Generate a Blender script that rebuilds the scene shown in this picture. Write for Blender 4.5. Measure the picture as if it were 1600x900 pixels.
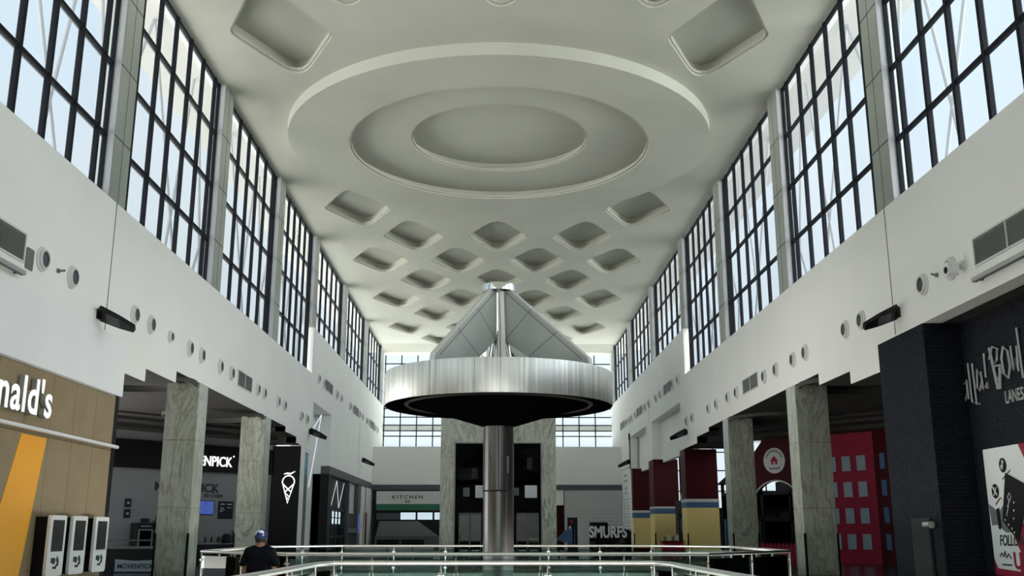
import bpy, bmesh, math, random
from mathutils import Vector, Matrix
from mathutils.geometry import delaunay_2d_cdt
random.seed(7)
S = bpy.context.scene
COL = S.collection
for o in list(bpy.data.objects): bpy.data.objects.remove(o)

# ------------------------------------------------------------------ camera
PITCH, YAW = math.radians(13.76), math.radians(0.963)
cd = bpy.data.cameras.new('camera'); cam = bpy.data.objects.new('camera', cd); COL.objects.link(cam)
cam.location = (0, 0, 1.65); cam.rotation_euler = (math.pi/2 + PITCH, 0, -YAW)
cd.sensor_width = 36; cd.lens = 1560/1600*36; cd.clip_end = 500; cd.clip_start = .1
S.camera = cam
S.view_settings.view_transform = 'Standard'; S.view_settings.look = 'None'
S.view_settings.exposure = 0.55; S.view_settings.gamma = 1.0
S.view_settings.use_curve_mapping = False

# ------------------------------------------------------------------ sky: hazy daylight, unseen lower half brightened to light the ceiling
GLOW = 3.6
w = bpy.data.worlds.new('sky'); S.world = w; w.use_nodes = True
nt = w.node_tree; nt.nodes.clear()
out = nt.nodes.new('ShaderNodeOutputWorld'); bg = nt.nodes.new('ShaderNodeBackground')
tc = nt.nodes.new('ShaderNodeTexCoord'); sep = nt.nodes.new('ShaderNodeSeparateXYZ')
rmp = nt.nodes.new('ShaderNodeValToRGB'); mr = nt.nodes.new('ShaderNodeMapRange')
nt.links.new(tc.outputs['Generated'], sep.inputs[0]); nt.links.new(sep.outputs['Z'], mr.inputs['Value'])
mr.inputs['From Min'].default_value = -1; mr.inputs['From Max'].default_value = 1
nt.links.new(mr.outputs[0], rmp.inputs[0])
SKY = [(0.0, (6.2, 6.0, 5.5)), (0.47, (6.2, 6.0, 5.5)), (0.5, (.60, .66, .69)), (0.65, (.52, .60, .66)), (0.80, (.42, .55, .68)), (1.0, (.4, .55, .75))]
e = rmp.color_ramp.elements
while len(e) < len(SKY): e.new(.5)
for k, (p, c) in enumerate(SKY): e[k].position = p; e[k].color = (*c, 1)
nz = nt.nodes.new('ShaderNodeTexNoise'); nz.inputs['Scale'].default_value = 3.0; nz.inputs['Detail'].default_value = 5
nt.links.new(tc.outputs['Generated'], nz.inputs['Vector'])
cr = nt.nodes.new('ShaderNodeValToRGB'); cr.color_ramp.elements[0].position = .42; cr.color_ramp.elements[1].position = .66
nt.links.new(nz.outputs['Fac'], cr.inputs[0])
gt = nt.nodes.new('ShaderNodeMath'); gt.operation = 'GREATER_THAN'; gt.inputs[1].default_value = 0.0
nt.links.new(sep.outputs['Z'], gt.inputs[0])
mm = nt.nodes.new('ShaderNodeMath'); mm.operation = 'MULTIPLY'
nt.links.new(cr.outputs[0], mm.inputs[0]); nt.links.new(gt.outputs[0], mm.inputs[1])
mx = nt.nodes.new('ShaderNodeMixRGB'); nt.links.new(mm.outputs[0], mx.inputs[0])
nt.links.new(rmp.outputs[0], mx.inputs[1]); mx.inputs[2].default_value = (.58, .635, .655, 1)
# sky glow added out of view, behind right of the camera, to light the hall
dp = nt.nodes.new('ShaderNodeVectorMath'); dp.operation = 'DOT_PRODUCT'; dp.inputs[1].default_value = Vector((.75, -1, .4)).normalized()
nt.links.new(tc.outputs['Generated'], dp.inputs[0])
gl = nt.nodes.new('ShaderNodeMapRange'); gl.interpolation_type = 'SMOOTHSTEP'; gl.inputs['From Min'].default_value = -.15; gl.inputs['From Max'].default_value = 1.0; gl.inputs['To Min'].default_value = 0.; gl.inputs['To Max'].default_value = GLOW
nt.links.new(dp.outputs['Value'], gl.inputs['Value'])
ga = nt.nodes.new('ShaderNodeMixRGB'); ga.blend_type = 'ADD'; ga.inputs[0].default_value = 1.0
nt.links.new(mx.outputs[0], ga.inputs[1]); nt.links.new(gl.outputs[0], ga.inputs[2])
nt.links.new(ga.outputs[0], bg.inputs['Color']); nt.links.new(bg.outputs[0], out.inputs['Surface'])
bg.inputs['Strength'].default_value = 1.0

# ------------------------------------------------------------------ materials
def base(name, color, rough=.6, metal=0., spec=None, emit=None, es=1.):
    m = bpy.data.materials.new(name); m.use_nodes = True
    b = m.node_tree.nodes['Principled BSDF']
    b.inputs['Base Color'].default_value = (*color, 1); b.inputs['Roughness'].default_value = rough
    b.inputs['Metallic'].default_value = metal
    if spec is not None: b.inputs['Specular IOR Level'].default_value = spec
    if emit: b.inputs['Emission Color'].default_value = (*emit, 1); b.inputs['Emission Strength'].default_value = es
    return m
def tint(m, c1, c2, scale=2., detail=4., stretch=(1, 1, 1), lo=.35, hi=.65, bump=0., bscale=None, dist=0.):
    t = m.node_tree; N = t.nodes; L = t.links; b = N['Principled BSDF']
    co = N.new('ShaderNodeTexCoord'); mp = N.new('ShaderNodeMapping'); mp.inputs['Scale'].default_value = stretch
    L.new(co.outputs['Object'], mp.inputs[0])
    n = N.new('ShaderNodeTexNoise'); n.inputs['Scale'].default_value = scale; n.inputs['Detail'].default_value = detail
    n.inputs['Distortion'].default_value = dist
    L.new(mp.outputs[0], n.inputs['Vector'])
    r = N.new('ShaderNodeValToRGB'); r.color_ramp.elements[0].position = lo; r.color_ramp.elements[1].position = hi
    r.color_ramp.elements[0].color = (*c1, 1); r.color_ramp.elements[1].color = (*c2, 1)
    L.new(n.outputs['Fac'], r.inputs[0]); L.new(r.outputs[0], b.inputs['Base Color'])
    if bump:
        n2 = N.new('ShaderNodeTexNoise'); n2.inputs['Scale'].default_value = bscale or scale*10; n2.inputs['Detail'].default_value = 3
        L.new(mp.outputs[0], n2.inputs['Vector'])
        bp = N.new('ShaderNodeBump'); bp.inputs['Strength'].default_value = bump; bp.inputs['Distance'].default_value = .02
        L.new(n2.outputs['Fac'], bp.inputs['Height']); L.new(bp.outputs[0], b.inputs['Normal'])
    return m
M = {}
M['plaster'] = tint(base('white_plaster', (.72, .73, .71), .85), (.83, .84, .815), (.86, .87, .845), .35, 5, bump=.15, bscale=6)
M['panel_white'] = tint(base('white_wall_panel', (.78, .80, .80), .7), (.82, .845, .86), (.85, .87, .885), .5, 4, bump=.1, bscale=5)
M['ceiling'] = tint(base('ceiling_paint', (.64, .65, .57), .9), (.45, .46, .395), (.49, .50, .43), .3, 5, bump=.1, bscale=3)
M['ceil_shade'] = tint(base('recess_ceiling_shade', (.03, .029, .028), .9), (.028, .026, .025), (.036, .034, .033), .4, 4)  # shade of the recesses put into the ceiling colour
M['alu'] = tint(base('grey_aluminium_panel', (.34, .37, .33), .45, .3), (.31, .34, .30), (.38, .41, .37), .4, 3)
M['side'] = base('window_lit_side', (.42, .43, .45), .5)  # window light on the pilaster side put into a paler colour
M['brace'] = base('grey_brace_paint', (.22, .23, .24), .6)
M['shaded_wall'] = base('shaded_white_wall', (.20, .205, .215), .7)  # white wall greyed, the recess shade is in its colour
M['ringpaint'] = base('grey_soffit_ring', (.055, .053, .05), .8)
M['seam'] = base('dark_seam', (.05, .05, .05), .9)
M['mullion'] = base('navy_black_mullion', (.004, .006, .010), .6, spec=.15)
M['black'] = base('matt_black', (.003, .003, .004), .6, spec=.2)
M['ink'] = base('ink_black_metal', (.002, .002, .003), .7, spec=.0)
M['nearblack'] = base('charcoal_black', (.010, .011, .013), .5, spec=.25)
M['grey'] = base('mid_grey_paint', (.16, .17, .18), .6)
M['slate'] = base('slate_grey_paint', (.075, .08, .09), .55)
M['white'] = base('white_plastic', (.8, .81, .82), .4)
M['duct'] = base('white_nozzle_paint', (.66, .67, .66), .5)
M['steel'] = base('brushed_steel', (.62, .63, .62), .25, 1.)
M['rail'] = base('polished_rail_steel', (.85, .85, .84), .32, 1.)
M['chrome'] = base('chrome', (.8, .81, .82), .08, 1.)
M['red'] = base('dark_red_paint', (.055, .0015, .006), .6, spec=.2)
M['crimson'] = base('crimson_paint', (.34, .010, .045), .6, spec=.3)
M['yellow'] = base('mustard_yellow_paint', (.88, .70, .27), .6)
M['blue'] = base('blue_band_paint', (.06, .14, .28), .6)
M['teal'] = base('teal_plastic', (.02, .13, .2), .4)
M['bluegrey'] = base('blue_grey_panel', (.33, .42, .50), .6)
M['green'] = base('green_sign_band', (.02, .16, .09), .5)
M['orange'] = base('golden_yellow_panel', (.95, .42, .012), .5)
M['glowwhite'] = base('brightened_white_letter', (.8, .8, .8), .5, emit=(1, 1, 1), es=.35)  # slight emission added to brighten the white letter faces
M['sign_lit'] = base('bright_sign_letter', (.8, .8, .8), .5, emit=(1, 1, 1), es=.8)
M['tube_lit'] = base('white_light_tube', (.8, .8, .8), .5, emit=(.85, .95, 1), es=.45)
M['screen_blue'] = base('blue_menu_screen', (.01, .02, .05), .3, emit=(.05, .10, .42), es=.6)
M['screen_pale'] = base('pale_lit_screen', (.2, .25, .3), .3, emit=(.55, .68, .75), es=.8)
M['paper'] = base('pale_paper', (.5, .55, .58), .8)
M['lgreyletter'] = base('grey_metal_letter', (.42, .43, .43), .4, .4)
M['darkprint'] = base('dark_print', (.02, .02, .025), .7)
M['skin'] = base('skin', (.28, .13, .085), .6)
M['shirt'] = tint(base('black_cotton', (.008, .009, .016), .9, spec=.1), (.003, .0035, .006), (.007, .008, .012), 8, 3)
M['trouser'] = base('dark_trousers', (.02, .02, .025), .9)
M['cap'] = tint(base('blue_patterned_cap', (.02, .03, .15), .8), (.012, .02, .12), (.7, .72, .8), 9, 1, lo=.52, hi=.56)
M['cap_blue'] = base('navy_cap_brim', (.015, .025, .12), .8)
M['hair'] = base('dark_hair', (.01, .008, .007), .8)
M['floor'] = tint(base('polished_dark_floor', (.03, .033, .035), .22), (.022, .025, .028), (.04, .043, .045), .6, 3)
M['stone'] = tint(base('pale_stone_floor', (.3, .29, .27), .3), (.36, .35, .33), (.44, .43, .40), .6, 3)
M['eave'] = base('tan_eave_paint', (.42, .40, .35), .9)
M['brown'] = tint(base('brown_cladding', (.22, .14, .065), .6), (.25, .19, .105), (.29, .22, .125), 1.2, 4, bump=.08, bscale=60)
M['tile'] = base('white_relief_tile', (.5, .53, .53), .5)
M['grille'] = base('vent_grille', (.16, .17, .16), .5, .4)
M['ground'] = base('pale_ground', (.5, .47, .4), .9)

def marble(name, rot, c=((.17, .19, .16), (.46, .49, .43), (.30, .31, .25))):
    m = base(name, (.4, .4, .35), .35); t = m.node_tree; N = t.nodes; L = t.links; b = N['Principled BSDF']
    co = N.new('ShaderNodeTexCoord'); mp = N.new('ShaderNodeMapping')
    mp.inputs['Scale'].default_value = (.55, .55, .2); mp.inputs['Rotation'].default_value = rot
    L.new(co.outputs['Object'], mp.inputs[0])
    n = N.new('ShaderNodeTexNoise'); n.inputs['Scale'].default_value = 1.1; n.inputs['Detail'].default_value = 7; n.inputs['Distortion'].default_value = 1.6
    n.inputs['Roughness'].default_value = .62
    L.new(mp.outputs[0], n.inputs['Vector'])
    r = N.new('ShaderNodeValToRGB'); cols = [(.25, c[0]), (.40, c[1]), (.46, c[2]), (.50, c[1]), (.58, (.38, .41, .36)), (.62, c[0]), (.66, c[1]), (.85, (.58, .61, .56))]
    e = r.color_ramp.elements
    while len(e) < len(cols): e.new(.5)
    for k, (p, q) in enumerate(cols): e[k].position = p; e[k].color = (*q, 1)
    L.new(n.outputs['Fac'], r.inputs[0])
    n2 = N.new('ShaderNodeTexNoise'); n2.inputs['Scale'].default_value = 5; n2.inputs['Detail'].default_value = 6; n2.inputs['Distortion'].default_value = 3
    L.new(mp.outputs[0], n2.inputs['Vector'])
    r2 = N.new('ShaderNodeValToRGB'); r2.color_ramp.elements[0].position = .3; r2.color_ramp.elements[1].position = .7
    r2.color_ramp.elements[0].color = (.62, .62, .6, 1); r2.color_ramp.elements[1].color = (1, 1, 1, 1)
    L.new(n2.outputs['Fac'], r2.inputs[0])
    mu = N.new('ShaderNodeMixRGB'); mu.blend_type = 'MULTIPLY'; mu.inputs[0].default_value = .8
    L.new(r.outputs[0], mu.inputs[1]); L.new(r2.outputs[0], mu.inputs[2]); L.new(mu.outputs[0], b.inputs['Base Color'])
    return m
M['marble'] = marble('veined_green_marble', (0, 0, .4))
M['marble_b'] = marble('veined_grey_marble', (.5, .3, 1.3))

def brickmat():
    m = base('black_brick', (.02, .022, .03), .8, spec=.25); t = m.node_tree; N = t.nodes; L = t.links; b = N['Principled BSDF']
    co = N.new('ShaderNodeTexCoord'); sp = N.new('ShaderNodeSeparateXYZ'); ad = N.new('ShaderNodeMath'); cb = N.new('ShaderNodeCombineXYZ')
    L.new(co.outputs['Object'], sp.inputs[0]); L.new(sp.outputs['X'], ad.inputs[0]); L.new(sp.outputs['Y'], ad.inputs[1])
    L.new(ad.outputs[0], cb.inputs['X']); L.new(sp.outputs['Z'], cb.inputs['Y'])
    br = N.new('ShaderNodeTexBrick'); br.inputs['Scale'].default_value = 1.; br.inputs['Brick Width'].default_value = .32; br.inputs['Row Height'].default_value = .1
    br.inputs['Mortar Size'].default_value = .012; br.inputs['Mortar Smooth'].default_value = .3
    br.inputs['Color1'].default_value = (.006, .009, .016, 1); br.inputs['Color2'].default_value = (.011, .015, .026, 1); br.inputs['Mortar'].default_value = (.002, .002, .004, 1)
    L.new(cb.outputs[0], br.inputs['Vector']); L.new(br.outputs['Color'], b.inputs['Base Color'])
    n = N.new('ShaderNodeTexNoise'); n.inputs['Scale'].default_value = 9; L.new(co.outputs['Object'], n.inputs['Vector'])
    mi = N.new('ShaderNodeMath'); mi.operation = 'SUBTRACT'; L.new(n.outputs['Fac'], mi.inputs[0]); L.new(br.outputs['Fac'], mi.inputs[1])
    bp = N.new('ShaderNodeBump'); bp.inputs['Strength'].default_value = .8; bp.inputs['Distance'].default_value = .05
    L.new(mi.outputs[0], bp.inputs['Height']); L.new(bp.outputs[0], b.inputs['Normal'])
    return m
M['brick'] = brickmat()

def streakmetal(name, c1, c2, rough, n_around=26., metal=1.):
    # brushed sheet metal: fine vertical streaks round the object's own axis
    m = base(name, c1, rough, metal); t = m.node_tree; N = t.nodes; L = t.links; b = N['Principled BSDF']
    co = N.new('ShaderNodeTexCoord'); mp = N.new('ShaderNodeMapping'); mp.inputs['Scale'].default_value = (1, 1, .03)
    L.new(co.outputs['Object'], mp.inputs[0])
    n = N.new('ShaderNodeTexNoise'); n.inputs['Scale'].default_value = n_around/8; n.inputs['Detail'].default_value = 4
    L.new(mp.outputs[0], n.inputs['Vector'])
    r = N.new('ShaderNodeValToRGB'); r.color_ramp.elements[0].position = .3; r.color_ramp.elements[1].position = .68
    r.color_ramp.elements[0].color = (*c1, 1); r.color_ramp.elements[1].color = (*c2, 1)
    L.new(n.outputs['Fac'], r.inputs[0]); L.new(r.outputs[0], b.inputs['Base Color'])
    bp = N.new('ShaderNodeBump'); bp.inputs['Strength'].default_value = .35; bp.inputs['Distance'].default_value = .03
    L.new(n.outputs['Fac'], bp.inputs['Height']); L.new(bp.outputs[0], b.inputs['Normal'])
    return m
M['drum'] = streakmetal('streaked_drum_steel', (.56, .60, .58), (.92, .93, .92), .5, 70.)
M['shaft'] = streakmetal('dark_shaft_steel', (.16, .16, .16), (.30, .30, .30), .25, 20)
M['fin'] = tint(base('satin_fin_panel', (.4, .42, .4), .45, .2), (.42, .45, .425), (.50, .52, .49), .5, 3)
M['fin_edge'] = base('pale_fin_edge', (.70, .70, .66), .45, .2)

def glassmat(name, tr, mixw, other='glossy', oc=(1, 1, 1), rough=.02, ior=1.45):
    m = bpy.data.materials.new(name); m.use_nodes = True; t = m.node_tree; N = t.nodes; L = t.links; N.clear()
    o = N.new('ShaderNodeOutputMaterial'); a = N.new('ShaderNodeBsdfTransparent'); a.inputs[0].default_value = (*tr, 1)
    if other == 'glossy':
        g = N.new('ShaderNodeBsdfGlossy'); g.inputs['Roughness'].default_value = rough
        f = N.new('ShaderNodeFresnel'); f.inputs[0].default_value = ior
        ma = N.new('ShaderNodeMath'); ma.operation = 'MAXIMUM'; ma.inputs[1].default_value = mixw; L.new(f.outputs[0], ma.inputs[0])
    else:
        g = N.new('ShaderNodeBsdfTranslucent')
    g.inputs[0].default_value = (*oc, 1)
    x = N.new('ShaderNodeMixShader'); L.new(a.outputs[0], x.inputs[1]); L.new(g.outputs[0], x.inputs[2])
    if other == 'glossy': L.new(ma.outputs[0], x.inputs[0])
    else: x.inputs[0].default_value = mixw
    L.new(x.outputs[0], o.inputs[0]); return m
M['frosted'] = glassmat('hazy_window_glass', (.96, .98, 1.), .20, 'trans', (.25, .28, .30))
M['railglass'] = glassmat('tinted_rail_glass', (.60, .70, .68), .04, ior=1.3)
M['shopglass'] = glassmat('dark_shop_glass', (.5, .55, .56), .12)
M['liftglass'] = glassmat('black_lift_glass', (.05, .05, .055), .0, ior=1.15)

# ------------------------------------------------------------------ mesh helpers
class MB:
    def __init__(s): s.bm = bmesh.new()
    def box(s, x0, x1, y0, y1, z0, z1, bev=0):
        r = bmesh.ops.create_cube(s.bm, size=1.)
        for v in r['verts']:
            v.co = Vector(((x0+x1)/2 + v.co.x*(x1-x0), (y0+y1)/2 + v.co.y*(y1-y0), (z0+z1)/2 + v.co.z*(z1-z0)))
        if bev:
            es = list({e for v in r['verts'] for e in v.link_edges})
            bmesh.ops.bevel(s.bm, geom=es, offset=bev, segments=2, affect='EDGES')
        return s
    def prism(s, pts, a, b, ax='xy'):
        # pts in the plane ax, extruded from a to b along the third axis
        f = {'xy': lambda p, c: (p[0], p[1], c), 'yz': lambda p, c: (c, p[0], p[1]), 'xz': lambda p, c: (p[0], c, p[1])}[ax]
        A = [s.bm.verts.new(f(p, a)) for p in pts]; B = [s.bm.verts.new(f(p, b)) for p in pts]
        s.bm.faces.new(A); s.bm.faces.new(B[::-1]); n = len(pts)
        for i in range(n): s.bm.faces.new((A[i], B[i], B[(i+1) % n], A[(i+1) % n]))
        return s
    def tube(s, path, r, n=10, close=True):
        P = [Vector(p) for p in path]; rs = r if isinstance(r, (list, tuple)) else [r]*len(P)
        rings = []; up = None
        for i, p in enumerate(P):
            d = (P[min(i+1, len(P)-1)] - P[max(i-1, 0)]).normalized()
            if up is None: up = Vector((0, 0, 1)) if abs(d.z) < .9 else Vector((1, 0, 0))
            u = d.cross(up); u = u.normalized() if u.length > 1e-5 else d.orthogonal().normalized(); v = u.cross(d).normalized(); up = v
            rings.append([s.bm.verts.new(p + (u*math.cos(t) + v*math.sin(t))*rs[i]) for t in [2*math.pi*k/n for k in range(n)]])
        for a, b in zip(rings, rings[1:]):
            for k in range(n): s.bm.faces.new((a[k], a[(k+1) % n], b[(k+1) % n], b[k])).smooth = True
        if close: s.bm.faces.new(rings[0][::-1]); s.bm.faces.new(rings[-1])
        return s
    def lathe(s, prof, n=48, c=(0, 0), M4=None, smooth=True, loop=False, cap=True):
        rings = []
        for r, z in prof:
            R = []
            for k in range(n):
                t = 2*math.pi*k/n; p = Vector((c[0] + r*math.cos(t), c[1] + r*math.sin(t), z))
                R.append(s.bm.verts.new(M4 @ p if M4 else p))
            rings.append(R)
        prs = list(zip(rings, rings[1:]))
        if loop: prs.append((rings[-1], rings[0]))
        for a, b in prs:
            for k in range(n):
                f = s.bm.faces.new((a[k], a[(k+1) % n], b[(k+1) % n], b[k])); f.smooth = smooth
        if not loop and cap:
            if prof[0][0] > 1e-4: s.bm.faces.new(rings[0][::-1])
            if prof[-1][0] > 1e-4: s.bm.faces.new(rings[-1])
        return s
    def plate(s, outer, holes, z, flip=False):
        V = []; E = []
        def inside(p, poly):
            c = False; j = len(poly)-1
            for i in range(len(poly)):
                if (poly[i][1] > p[1]) != (poly[j][1] > p[1]) and p[0] < (poly[j][0]-poly[i][0])*(p[1]-poly[i][1])/(poly[j][1]-poly[i][1]) + poly[i][0]: c = not c
                j = i
            return c
        for L in [outer]+holes:
            b = len(V); V += [Vector(p) for p in L]; E += [(b+i, b+(i+1) % len(L)) for i in range(len(L))]
        vs, es, fs, _, _, _ = delaunay_2d_cdt(V, E, [], 0, 1e-5)
        bv = [s.bm.verts.new((v.x, v.y, z)) for v in vs]
        for f in fs:
            c = sum((vs[i] for i in f), Vector((0, 0)))/len(f)
            if not inside(c, outer) or any(inside(c, h) for h in holes): continue
            s.bm.faces.new([bv[i] for i in (f[::-1] if flip else f)])
        return s
    def build(s, name, mat, parent=None, Mx=None, kind=None, label=None, sharp=True):
        bmesh.ops.remove_doubles(s.bm, verts=s.bm.verts, dist=1e-6)
        bmesh.ops.recalc_face_normals(s.bm, faces=s.bm.faces)
        me = bpy.data.meshes.new(name); s.bm.to_mesh(me); s.bm.free()
        if sharp and any(p.use_smooth for p in me.polygons): me.set_sharp_from_angle(angle=math.radians(35))
        me.materials.append(mat)
        return link(name, me, parent, Mx, kind, label)
def link(name, me, parent=None, Mx=None, kind=None, label=None):
    o = bpy.data.objects.new(name, me); COL.objects.link(o)
    if parent: o.parent = parent
    if Mx is not None: o.matrix_basis = Mx
    if kind: o['kind'] = kind
    if label: o['label'] = label
    return o
def tag(o, label, cat, group=None, kind=None):
    o['label'] = label; o['category'] = cat
    if group: o['group'] = group
    if kind: o['kind'] = kind
    return o
def thing(name, label, cat, group=None, Mx=None):
    o = bpy.data.objects.new(name, None); COL.objects.link(o); o.empty_display_size = .2
    if Mx is not None: o.matrix_basis = Mx
    return tag(o, label, cat, group)
def copy_tree(o, parent=None):
    c = o.copy(); COL.objects.link(c)
    if parent: c.parent = parent
    for ch in list(o.children): copy_tree(ch, c)
    return c
def frame(org, right, up=(0, 0, 1)):
    r = Vector(right).normalized(); u = Vector(up).normalized(); n = r.cross(u)
    m = Matrix((r, u, n)).transposed().to_4x4(); m.translation = Vector(org); return m
T = Matrix.Translation
def text_mesh(txt, height=1., width=None, depth=.02, bold=0., shear=0., space=1.):
    cu = bpy.data.curves.new('lettering', 'FONT'); cu.body = txt; cu.size = 1; cu.extrude = .02; cu.offset = bold; cu.shear = shear; cu.space_character = space; cu.resolution_u = 4
    ob = bpy.data.objects.new('lettering', cu); COL.objects.link(ob)
    dg = bpy.context.evaluated_depsgraph_get(); me = bpy.data.meshes.new_from_object(ob.evaluated_get(dg))
    bpy.data.objects.remove(ob); bpy.data.curves.remove(cu)
    return me
def text(txt, name, mat, parent, u0, u1, v0, v1, depth=.02, w=0., bold=0., shear=0., space=1., label=None, kind=None):
    # lettering scaled to fill the box u0..u1, v0..v1 of the parent's own frame (u right, v up, w out)
    me = text_mesh(txt, bold=bold, shear=shear, space=space)
    xs = [v.co.x for v in me.vertices]; ys = [v.co.y for v in me.vertices]; zs = [v.co.z for v in me.vertices]
    a, b, c, d = min(xs), max(xs), min(ys), max(ys); z0, z1 = min(zs), max(zs)
    for v in me.vertices:
        v.co = Vector((u0 + (v.co.x-a)/(b-a)*(u1-u0), v0 + (v.co.y-c)/(d-c)*(v1-v0), w + (v.co.z-z0)/(z1-z0)*depth))
    me.materials.append(mat); me.name = name
    return link(name, me, parent, None, kind, label)
def rrect(x0, x1, y0, y1, r, n=5):
    P = []
    for cx, cy, a in ((x1-r, y1-r, 0), (x0+r, y1-r, 90), (x0+r, y0+r, 180), (x1-r, y0+r, 270)):
        for k in range(n+1):
            t = math.radians(a + 90*k/n); P.append((cx + r*math.cos(t), cy + r*math.sin(t)))
    return P
def circ(cx, cy, r, n=72): return [(cx + r*math.cos(2*math.pi*k/n), cy + r*math.sin(2*math.pi*k/n)) for k in range(n)]
ORD = ['nearest', 'second', 'third', 'fourth', 'fifth', 'sixth', 'seventh', 'eighth', 'ninth', 'tenth', 'eleventh', 'twelfth', 'thirteenth', 'fourteenth', 'fifteenth', 'sixteenth', 'seventeenth', 'eighteenth']

XL, XR, ZC, YE = -11.85, 12.32, 20.75, 106.
SILL, SILL2, YS = 11.65, 14.68, 64.2
PIL = [-27.0, -15.6, -4.2, 7.2, 18.6, 29.9, 41.3, 53.0, 64.2, 77.5, 91.0, 104.6]

# ------------------------------------------------------------------ floor with its two openings, ground below
near_void = [(-3.15, 5.5), (3.15, 5.5), (3.15, 19.15), (-3.15, 19.15)]
far_void = [(-8.75, 31.0), (-5.4, 27.0), (5.6, 27.0), (8.9, 31.0), (9.3, 40.5), (6.6, 43.4), (-6.4, 43.4), (-9.15, 40.5)]
m = MB(); m.plate([(-26, -27), (34, -27), (34, 108), (-26, 108)], [near_void, far_void], 0)
m.plate([(-26, -27), (34, -27), (34, 108), (-26, 108)], [near_void, far_void], -.6, True)
for V in (near_void, far_void):
    for a, b in zip(V, V[1:]+V[:1]):
        m.bm.faces.new([m.bm.verts.new(p) for p in ((*a, 0), (*b, 0), (*b, -.6), (*a, -.6))])
m.build('floor', M['stone'], kind='structure')
MB().box(-26, -9.5, 31, 66, -.02, .006).box(9.7, 34, 31, 100, -.02, .006).box(-9.5, 9.7, 44.2, 60, -.02, .006).build('floor_border_shade', M['floor'], kind='structure')  # dark strip by the pillars, widened to put shade into the recess floors
MB().box(-14, 15, 0, 60, -6.3, -6.0).build('floor_below', M['stone'], kind='structure')

# ------------------------------------------------------------------ side walls
L_prof = [(-27, 5.78), (31.65, 5.78), (31.65, 6.6), (33.75, 6.6), (33.75, 7.05), (37.0, 7.05), (37.0, 7.48), (57.0, 7.48), (57.0, 7.2), (60.2, 7.2), (60.2, 6.85), (61.7, 6.85),
          (61.7, 0), (63.1, 0), (63.1, 6.75), (65.3, 6.7), (65.3, 9.92), (72.6, 9.92), (72.6, 6.28), (98, 6.28), (98, 0), (YE, 0), (YE, SILL2), (YS, SILL2), (YS, SILL), (-27, SILL)]
MB().prism(L_prof, XL, XL-.6, 'yz').build('wall_left', M['plaster'], kind='structure')
R_prof = [(-27, 7.52), (31.5, 7.52), (31.5, 6.65), (34.2, 6.65), (34.2, 7.1), (37.57, 7.1), (37.57, 7.55), (57.7, 7.55), (57.7, 7.33), (61.2, 7.33), (61.2, 6.95), (66.4, 6.95),
          (66.4, 10.1), (78.7, 10.1), (78.7, 7.18), (81.8, 7.18), (81.8, 10.1), (91.4, 10.1), (91.4, 0), (YE, 0), (YE, SILL2), (YS, SILL2), (YS, SILL), (-27, SILL)]
MB().prism(R_prof, XR, XR+.6, 'yz').build('wall_right', M['plaster'], kind='structure')
# shallow hanging panels at the back of the right wall's recesses
MB().box(13.1, 13.4, 66.4, 91.4, 6.95, 10.5).build('wall_right_recess', M['plaster'], kind='structure')
MB().box(13.0, 13.4, 66.0, 66.4, 6.95, 10.5).box(12.9, 13.2, 78.7, 81.8, 6.95, 10.1).box(12.9, 13.4, 66, 91.4, 10.1, 10.5).build('trim_1', M['plaster'], kind='structure')
# white bulkhead board over the burger restaurant
MB().box(XL, XL+.08, -27, 31.65, 5.80, 7.58, .01).build('wall_left_bulkhead', M['panel_white'], kind='structure')
# movement joints in the plaster
for nm, x, y, z0, z1 in (('trim_2', XL+.004, 29.9, 7.62, SILL), ('trim_3', XR-.004, 30.0, 7.56, SILL), ('trim_4', XL+.004, 88., 6.4, 11.), ('trim_5', XR-.004, 80., 10.2, 12.3)):
    MB().box(x-.004, x+.004, y-.02, y+.02, z0, z1).build(nm, M['seam'], kind='structure')

# ------------------------------------------------------------------ clerestory glazing, pilasters, outside braces and eaves
TR = [13.66, 16.05, 18.42]
wn = 0
def bay(side, y0, y1, sill, n):
    X = XL if side < 0 else XR; s = side; xg = X + s*.26
    g0, g1 = y0 + .62, y1 - .62
    root = bpy.data.objects.new(f'window_{n}', None); COL.objects.link(root); root['kind'] = 'structure'
    MB().box(min(xg+s*.10, xg+s*.12), max(xg+s*.10, xg+s*.12), g0, g1, sill-.2, ZC).build('glass', M['frosted'], root)
    step = (g1-g0-.95)/5
    ys = [g0+.06] + [g0 + .48 + step*k + .2 for k in range(6)] + [g1-.06]
    ys = [g0+.05, g0+.75] + [g0+.75 + (g1-g0-1.45)/5*k for k in range(1, 6)] + [g1-.05]
    for y in ys:
        MB().box(min(xg-s*.02, xg+s*.12), max(xg-s*.02, xg+s*.12), y-.08, y+.08, sill-.2, ZC-.02).build('mullion', M['mullion'], root)
    for z in TR + [ZC-.12]:
        if z > sill + .5:
            MB().box(min(xg, xg+s*.16), max(xg, xg+s*.11), g0, g1, z-.07, z+.07).build('transom', M['mullion'], root)
    # steel bracing beyond the glass
    xb = X + s*1.5; ym = (y0+y1)/2; tr = MB()
    for a, b in (((xb, y0+.4, 11.), (xb, ym, 21.15)), ((xb, y1-.4, 11.), (xb, ym, 21.15)), ((xb, y0+2.8, 11), (xb, y0+.4, 21.15)), ((xb, y1-2.8, 11), (xb, y1-.4, 21.15)), ((xb, y0+.2, 11), (xb, y1-.2, 11))):
        tr.tube([a, b], .065, 8)
    if y0 < 18: tr.bm.free(); return
    o = tr.build('steel_brace', M['brace'])
    tag(o, f"pale diagonal steel bracing outside the {'left' if s < 0 else 'right'} clerestory glass, {ORD[n_side]} bay in view", 'brace', 'steel braces outside the glass')
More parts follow.
